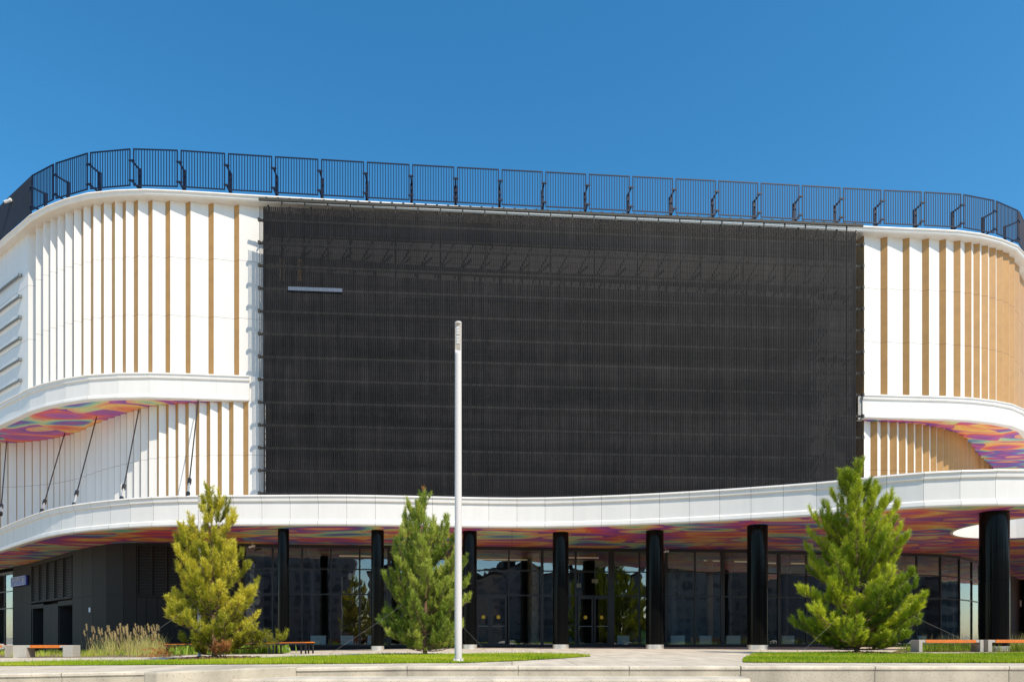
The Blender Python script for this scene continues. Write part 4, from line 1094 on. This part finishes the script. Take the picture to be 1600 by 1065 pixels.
tussocks('ground_cover', c, 26, .06, .28, .02, (.3, 1), .12, [M['low_green']], 'low yellow-green ground cover behind the left benches', .6)
c = scatter([(270, 1022.5), (440, 1020.5), (448, 1018), (380, 1016.5), (270, 1016.5)], 170)
tussocks('leafy_planting', c, 34, .10, .42, .04, (.0, .5), .13, [M['low_green']], 'leafy green plants behind the long slatted bench', .6)
c = scatter([(1398, 1017.5), (1700, 1017.5), (1700, 1012), (1475, 1012.5), (1410, 1014.5)], 260)
tussocks('dry_grass', c, 26, .08, .34, .013, (.0, .7), .13, [M['low_green']], 'green and straw grass behind the right-hand benches', .6)
c = scatter([(1440, 1016), (1700, 1016), (1700, 1012.5), (1475, 1013)], 60)
tussocks('tall_grass', c, 14, .4, .75, .009, (.1, .8), .16, [M['reed']], 'thin tall straw grass standing behind the right-hand benches', .35)

# bark mulch chips under two pines
for gg, rr, ry, n, lb in ((g1, 1.15, 1.0, 900, 'brown bark mulch spread under the left pine'), (g3, 1.45, 1.1, 900, 'brown bark mulch spread under the right pine')):
    mb = MB(); N = 26
    ring = [(gg.x+rr*1.05*math.cos(k*2*math.pi/N)*random.uniform(.9, 1.08), gg.y+ry*1.05*math.sin(k*2*math.pi/N)*random.uniform(.9, 1.08)) for k in range(N)]
    for k in range(N):
        a, b = ring[k], ring[(k+1) % N]; mb.poly([(a[0], a[1], gz(a[0])+.014), (b[0], b[1], gz(b[0])+.014), (gg.x, gg.y, gg.z+.075)])
    for _ in range(n):
        r_ = math.sqrt(random.random()); a = random.uniform(0, 6.28); x, y = gg.x+rr*1.08*r_*math.cos(a), gg.y+ry*1.08*r_*math.sin(a)
        l_, w_ = random.uniform(.03, .09), random.uniform(.015, .04); th = random.uniform(0, 3.14); z = gz(x)+.02+.06*(1-r_)
        dx, dy = math.cos(th)*l_/2, math.sin(th)*l_/2; tz = random.uniform(-.02, .03)
        mb.quad((x-dx+dy*w_/l_, y-dy-dx*w_/l_, z), (x+dx+dy*w_/l_, y+dy-dx*w_/l_, z+tz), (x+dx-dy*w_/l_, y+dy+dx*w_/l_, z+tz+.012), (x-dx-dy*w_/l_, y-dy+dx*w_/l_, z+.012))
    stuff(mb.build('bark_mulch', M['mulch']), lb, 'mulch')
# dry brown twigs lying at the left pine's foot
rng = np.random.default_rng(5)
q = np.array([(g1.x-1.35+rng.normal(0, .22), g1.y-.2+rng.normal(0, .15), g1.z+.05+abs(rng.normal(0, .18))) for _ in range(90)])
dv = rng.normal(size=(90, 3)); dv[:, 2] = np.abs(dv[:, 2])*.5; dv /= np.linalg.norm(dv, axis=1, keepdims=True)
V, tn = needles_for(q, dv, np.full(90, .14), 22, .07, .008, rng.uniform(0, 1, 90))
stuff(fast_mesh('dry_brush', V, np.arange(len(V)).reshape(-1, 3), [M['needle_dry']], tn), 'dry rust-brown brush at the foot of the left pine', 'brush')

# ================================================================== LAMP POST (front) and slim post behind the left pine
def lamp_post(base, h, r, label):
    x, y, z = base; t = empty('lamp_post', base, label, 'lamp post', 'white lamp posts')
    hh = h*.094                                # length of the cut lamp head
    mb = MB(); mb.tube([(x, y, z+.02), (x, y, z+h-hh)], [r*1.08, r*.94], 40); mb.build('pole', M['pole'], t, smooth=True)
    # the head: a round section cut back by a flat face that leans in towards the top
    mb = MB(); N = 40; rings = []
    for f, cut in ((0, 1.0), (.06, .62), (.10, .42), (.16, .30), (.9, .22), (.955, .22)):
        ring = []
        for k in range(N):
            a = 2*math.pi*k/N; px_, py_ = r*.94*math.sin(a), -r*.94*math.cos(a)
            lim = -r*.94*cut; ring.append((x+px_, y+max(py_, lim - .25*px_*(1-cut)), z+h-hh+hh*f))
        rings.append(ring)
    i0 = len(mb.v); [mb.v.extend(rg) for rg in rings]
    for a in range(len(rings)-1):
        for k in range(N):
            j = (k+1) % N; mb.f.append((i0+a*N+k, i0+a*N+j, i0+(a+1)*N+j, i0+(a+1)*N+k)); mb.m.append(0)
    hd = mb.build('lamp_head', M['pole'], t, smooth=False)
    mb = MB(); mb.tube([(x, y, z+h-hh*.05), (x, y, z+h)], r*.97, 40); mb.build('cap', M['pole'], t, smooth=True)
    mb = MB(); yy = y-r*.94*.27
    mb.prism([(x-r*.84, yy-.004), (x+r*.66, yy-.012), (x+r*.66, yy+.02), (x-r*.84, yy+.02)], z+h-hh*.94, z+h-hh*.93+.001)
    fp = MB(); a1, a2 = z+h-hh*.86, z+h-hh*.05
    fp.prism([(x-r*.86, yy+.006), (x+r*.66, yy-.026), (x+r*.66, yy+.03), (x-r*.86, yy+.03)], a1, a2); face = fp.build('lamp_face', M['pole_face_shade'], t)
    for g_, z0 in ((0, z+h-hh*.40), (1, z+h-hh*.69)):
        for k in range(3):
            zz = z0+k*hh*.085; mb = MB(); mb.prism([(x-r*.55, yy-.010), (x+r*.40, yy-.031), (x+r*.40, yy+.0), (x-r*.55, yy+.01)], zz, zz+hh*.078)
            bevel(mb.build('led_module', M['led'], face), .008, 2)
    mb = MB(); mb.tube([(x, y, z-.0), (x, y, z+.03)], r*1.75, 32)
    for k in range(4):
        a = k*math.pi/2+.6; mb.tube([(x+r*1.45*math.cos(a), y+r*1.45*math.sin(a), z+.03), (x+r*1.45*math.cos(a), y+r*1.45*math.sin(a), z+.075)], .016, 8)
    mb.tube([(x, y, z+.03), (x, y, z+.06)], [r*1.3, r*1.12], 32); mb.build('base_flange', M['pole'], t)
    return t
gl = gpt(716, 1033.5); lamp_post(tuple(gl), 530*gl.y/F, 5.4*gl.y/F, 'tall white cylindrical lamp post in the middle of the lawn with a cut-away lamp head')
gl = gpt(311.5, 1028.0); lamp_post(tuple(gl), 255*gl.y/F, 2.4*gl.y/F, 'slim white post standing half hidden behind the yellowish left pine')

# ================================================================== BENCHES
def bench(x0, x1, ybase, ytop, label, slab0, slab1, deep=.5, first_=None):
    """concrete-ended bench with orange wooden seat; slab widths in metres at its two ends"""
    a = gpt(x0, ybase); S = a.y/F; Lb = (x1-x0)*S; Hh = (ybase-ytop)*S
    t = empty('concrete_bench', (a.x, a.y, a.z), label, 'bench', 'benches with concrete ends and orange seats')
    x, y, z = a; z -= .01
    for off, w in ((0, slab0), (Lb-slab1, slab1)):
        mb = MB(); mb.prism([(x+off, y), (x+off+w, y), (x+off+w, y+deep), (x+off, y+deep)], z, z+Hh); bevel(mb.build('end_block', M['bench_concrete'], t), .012)
    for off, w in ((slab0, .13), (Lb-slab1-.13, .13)):
        mb = MB(); mb.prism([(x+off+.001, y+.02), (x+off+w, y+.02), (x+off+w, y+deep-.02), (x+off+.001, y+deep-.02)], z+Hh-.09, z+Hh-.004); bevel(mb.build('seat_support', M['bench_concrete'], t), .008)
    n = 5; wd = deep/n
    for k in range(n):
        mb = MB(); mb.prism([(x+slab0+.12, y+k*wd+.006), (x+Lb-slab1-.12, y+k*wd+.006), (x+Lb-slab1-.12, y+(k+1)*wd-.006), (x+slab0+.12, y+(k+1)*wd-.006)], z+Hh-.10, z+Hh+.004)
        bevel(mb.build('seat_slat', M['orange_wood'], t), .006)
    return t
bench(20, 113, 1027, 1007, 'orange-topped bench with broad concrete ends in front of the dark left wall', .50, .36)
bench(-75, 8, 1027, 1007, 'orange-topped concrete bench cut off by the left edge of the photo', .4, .02)
bench(1436, 1537, 1018, 998.5, 'orange-topped concrete bench beside the largest pine, the nearer to the pine of two', .12, .12)
bench(1544, 1650, 1018, 998.5, 'orange-topped concrete bench cut off by the right edge of the photo', .14, .14)
# long slatted bench on steel legs
a = gpt(256, 1022); b = gpt(477.5, 1020.8)
lb_ = empty('slatted_bench', tuple(a), 'long low bench with orange slats on thin black legs behind the left pine', 'bench')
Hb = 18.5*b.y/F; d = Vector((b.x-a.x, b.y-a.y)); Ld = d.length; d /= Ld; nv = Vector((-d.y, d.x))
mb = MB(); ns = int(Ld/.10)
for k in range(ns):
    s = k*Ld/ns; p0 = Vector((a.x, a.y))+d*s; p1 = p0+d*(.078); zz = gz(p0.x)+Hb-.03
    mb.prism([(p0.x, p0.y), (p1.x, p1.y), (p1.x+nv.x*.5, p1.y+nv.y*.5), (p0.x+nv.x*.5, p0.y+nv.y*.5)], zz, zz+.035)
mb.build('seat', M['orange_wood'], lb_)
mb = MB()
for o_ in (.06, .44): mb.beam((a.x+nv.x*o_, a.y+nv.y*o_, gz(a.x)+Hb-.055), (a.x+d.x*Ld+nv.x*o_, a.y+d.y*Ld+nv.y*o_, gz(b.x)+Hb-.055), .05, .05)
mb.build('seat_frame', M['black'], lb_)
for s in (.10, .95, 2.0, 3.1, Ld-1.75, Ld-1.55, Ld-.25, Ld-.05):
    for o_ in (.06, .44):
        p0 = Vector((a.x, a.y))+d*s+nv*o_; mb = MB(); mb.beam((p0.x, p0.y, gz(p0.x)-.01), (p0.x, p0.y, gz(p0.x)+Hb-.06), .05, .05); mb.build('leg', M['black'], lb_)

# ================================================================== TOWN BEHIND THE CAMERA (seen only as reflections in the glass)
def block_material(name, wall, win, sx_, sz_):
    m = mat(name, wall, .85); nt = m.node_tree; p = nt.nodes['Principled BSDF']
    tc = nt.nodes.new('ShaderNodeTexCoord'); mp = nt.nodes.new('ShaderNodeMapping'); mp.inputs['Rotation'].default_value = (R(90), 0, 0)
    nt.links.new(tc.outputs['Object'], mp.inputs[0])
    b = nt.nodes.new('ShaderNodeTexBrick'); b.offset = 0; b.inputs['Scale'].default_value = 1; b.inputs['Brick Width'].default_value = sx_; b.inputs['Row Height'].default_value = sz_
    b.inputs['Mortar Size'].default_value = .72; b.inputs['Mortar Smooth'].default_value = 0
    b.inputs['Color1'].default_value = (*win, 1); b.inputs['Color2'].default_value = (win[0]*2.2, win[1]*2.2, win[2]*2.2, 1); b.inputs['Mortar'].default_value = (*wall, 1)
    nt.links.new(mp.outputs[0], b.inputs[0]); nt.links.new(b.outputs[0], p.inputs['Base Color']); return m
bm1 = block_material('block_grey', (.22, .185, .18), (.06, .055, .055), 3.0, 2.9); bm2 = block_material('block_tan', (.24, .18, .15), (.06, .055, .055), 3.4, 2.9); bm3 = block_material('block_white', (.20, .19, .18), (.06, .06, .065), 3.0, 2.9)
blk = [(-150, -95, 44, 16, bm1, 'long grey', 14), (-98, -112, 40, 20, bm2, 'tan', 14), (-52, -100, 40, 17.5, bm3, 'white', 14), (-26, -128, 22, 25, bm1, 'tall grey', 14), (6, -98, 34, 14.5, bm2, 'low tan', 14), (38, -120, 26, 19, bm1, 'stepped grey', 14),
       (70, -104, 34, 16.5, bm3, 'low white', 14), (104, -125, 30, 22, bm2, 'tall tan', 14), (140, -108, 40, 18, bm1, 'broad grey', 14), (185, -120, 40, 20, bm3, 'end white', 14), (120, -50, 24, 15, bm2, 'near tan', 44), (146, -6, 20, 15, bm1, 'near grey', 59), (150, 49, 20, 13.5, bm3, 'near white', 50), (185, 95, 30, 16, bm1, 'far right grey', 40)]
for x, y, w, h, m_, nm, dp in blk:
    t = empty('apartment_block', (x, y, LOW), nm + ' apartment block reflected in the ground floor glass', 'building', 'apartment blocks reflected in the glass')
    mb = MB(); dp /= 2; mb.prism([(x-w/2, y-dp), (x+w/2, y-dp), (x+w/2, y+dp), (x-w/2, y+dp)], LOW, h); mb.build('wall', m_, t)
    mb = MB(); mb.prism([(x-w/2-.3, y-dp-.3), (x+w/2+.3, y-dp-.3), (x+w/2+.3, y+dp+.3), (x-w/2-.3, y+dp+.3)], h, h+.6)
    for k in range(int(w/9)): mb.box((x-w/2+5+k*9, y, h+1.6), (3, 4, 2.2))
    mb.build('roof', M['slate'], t)
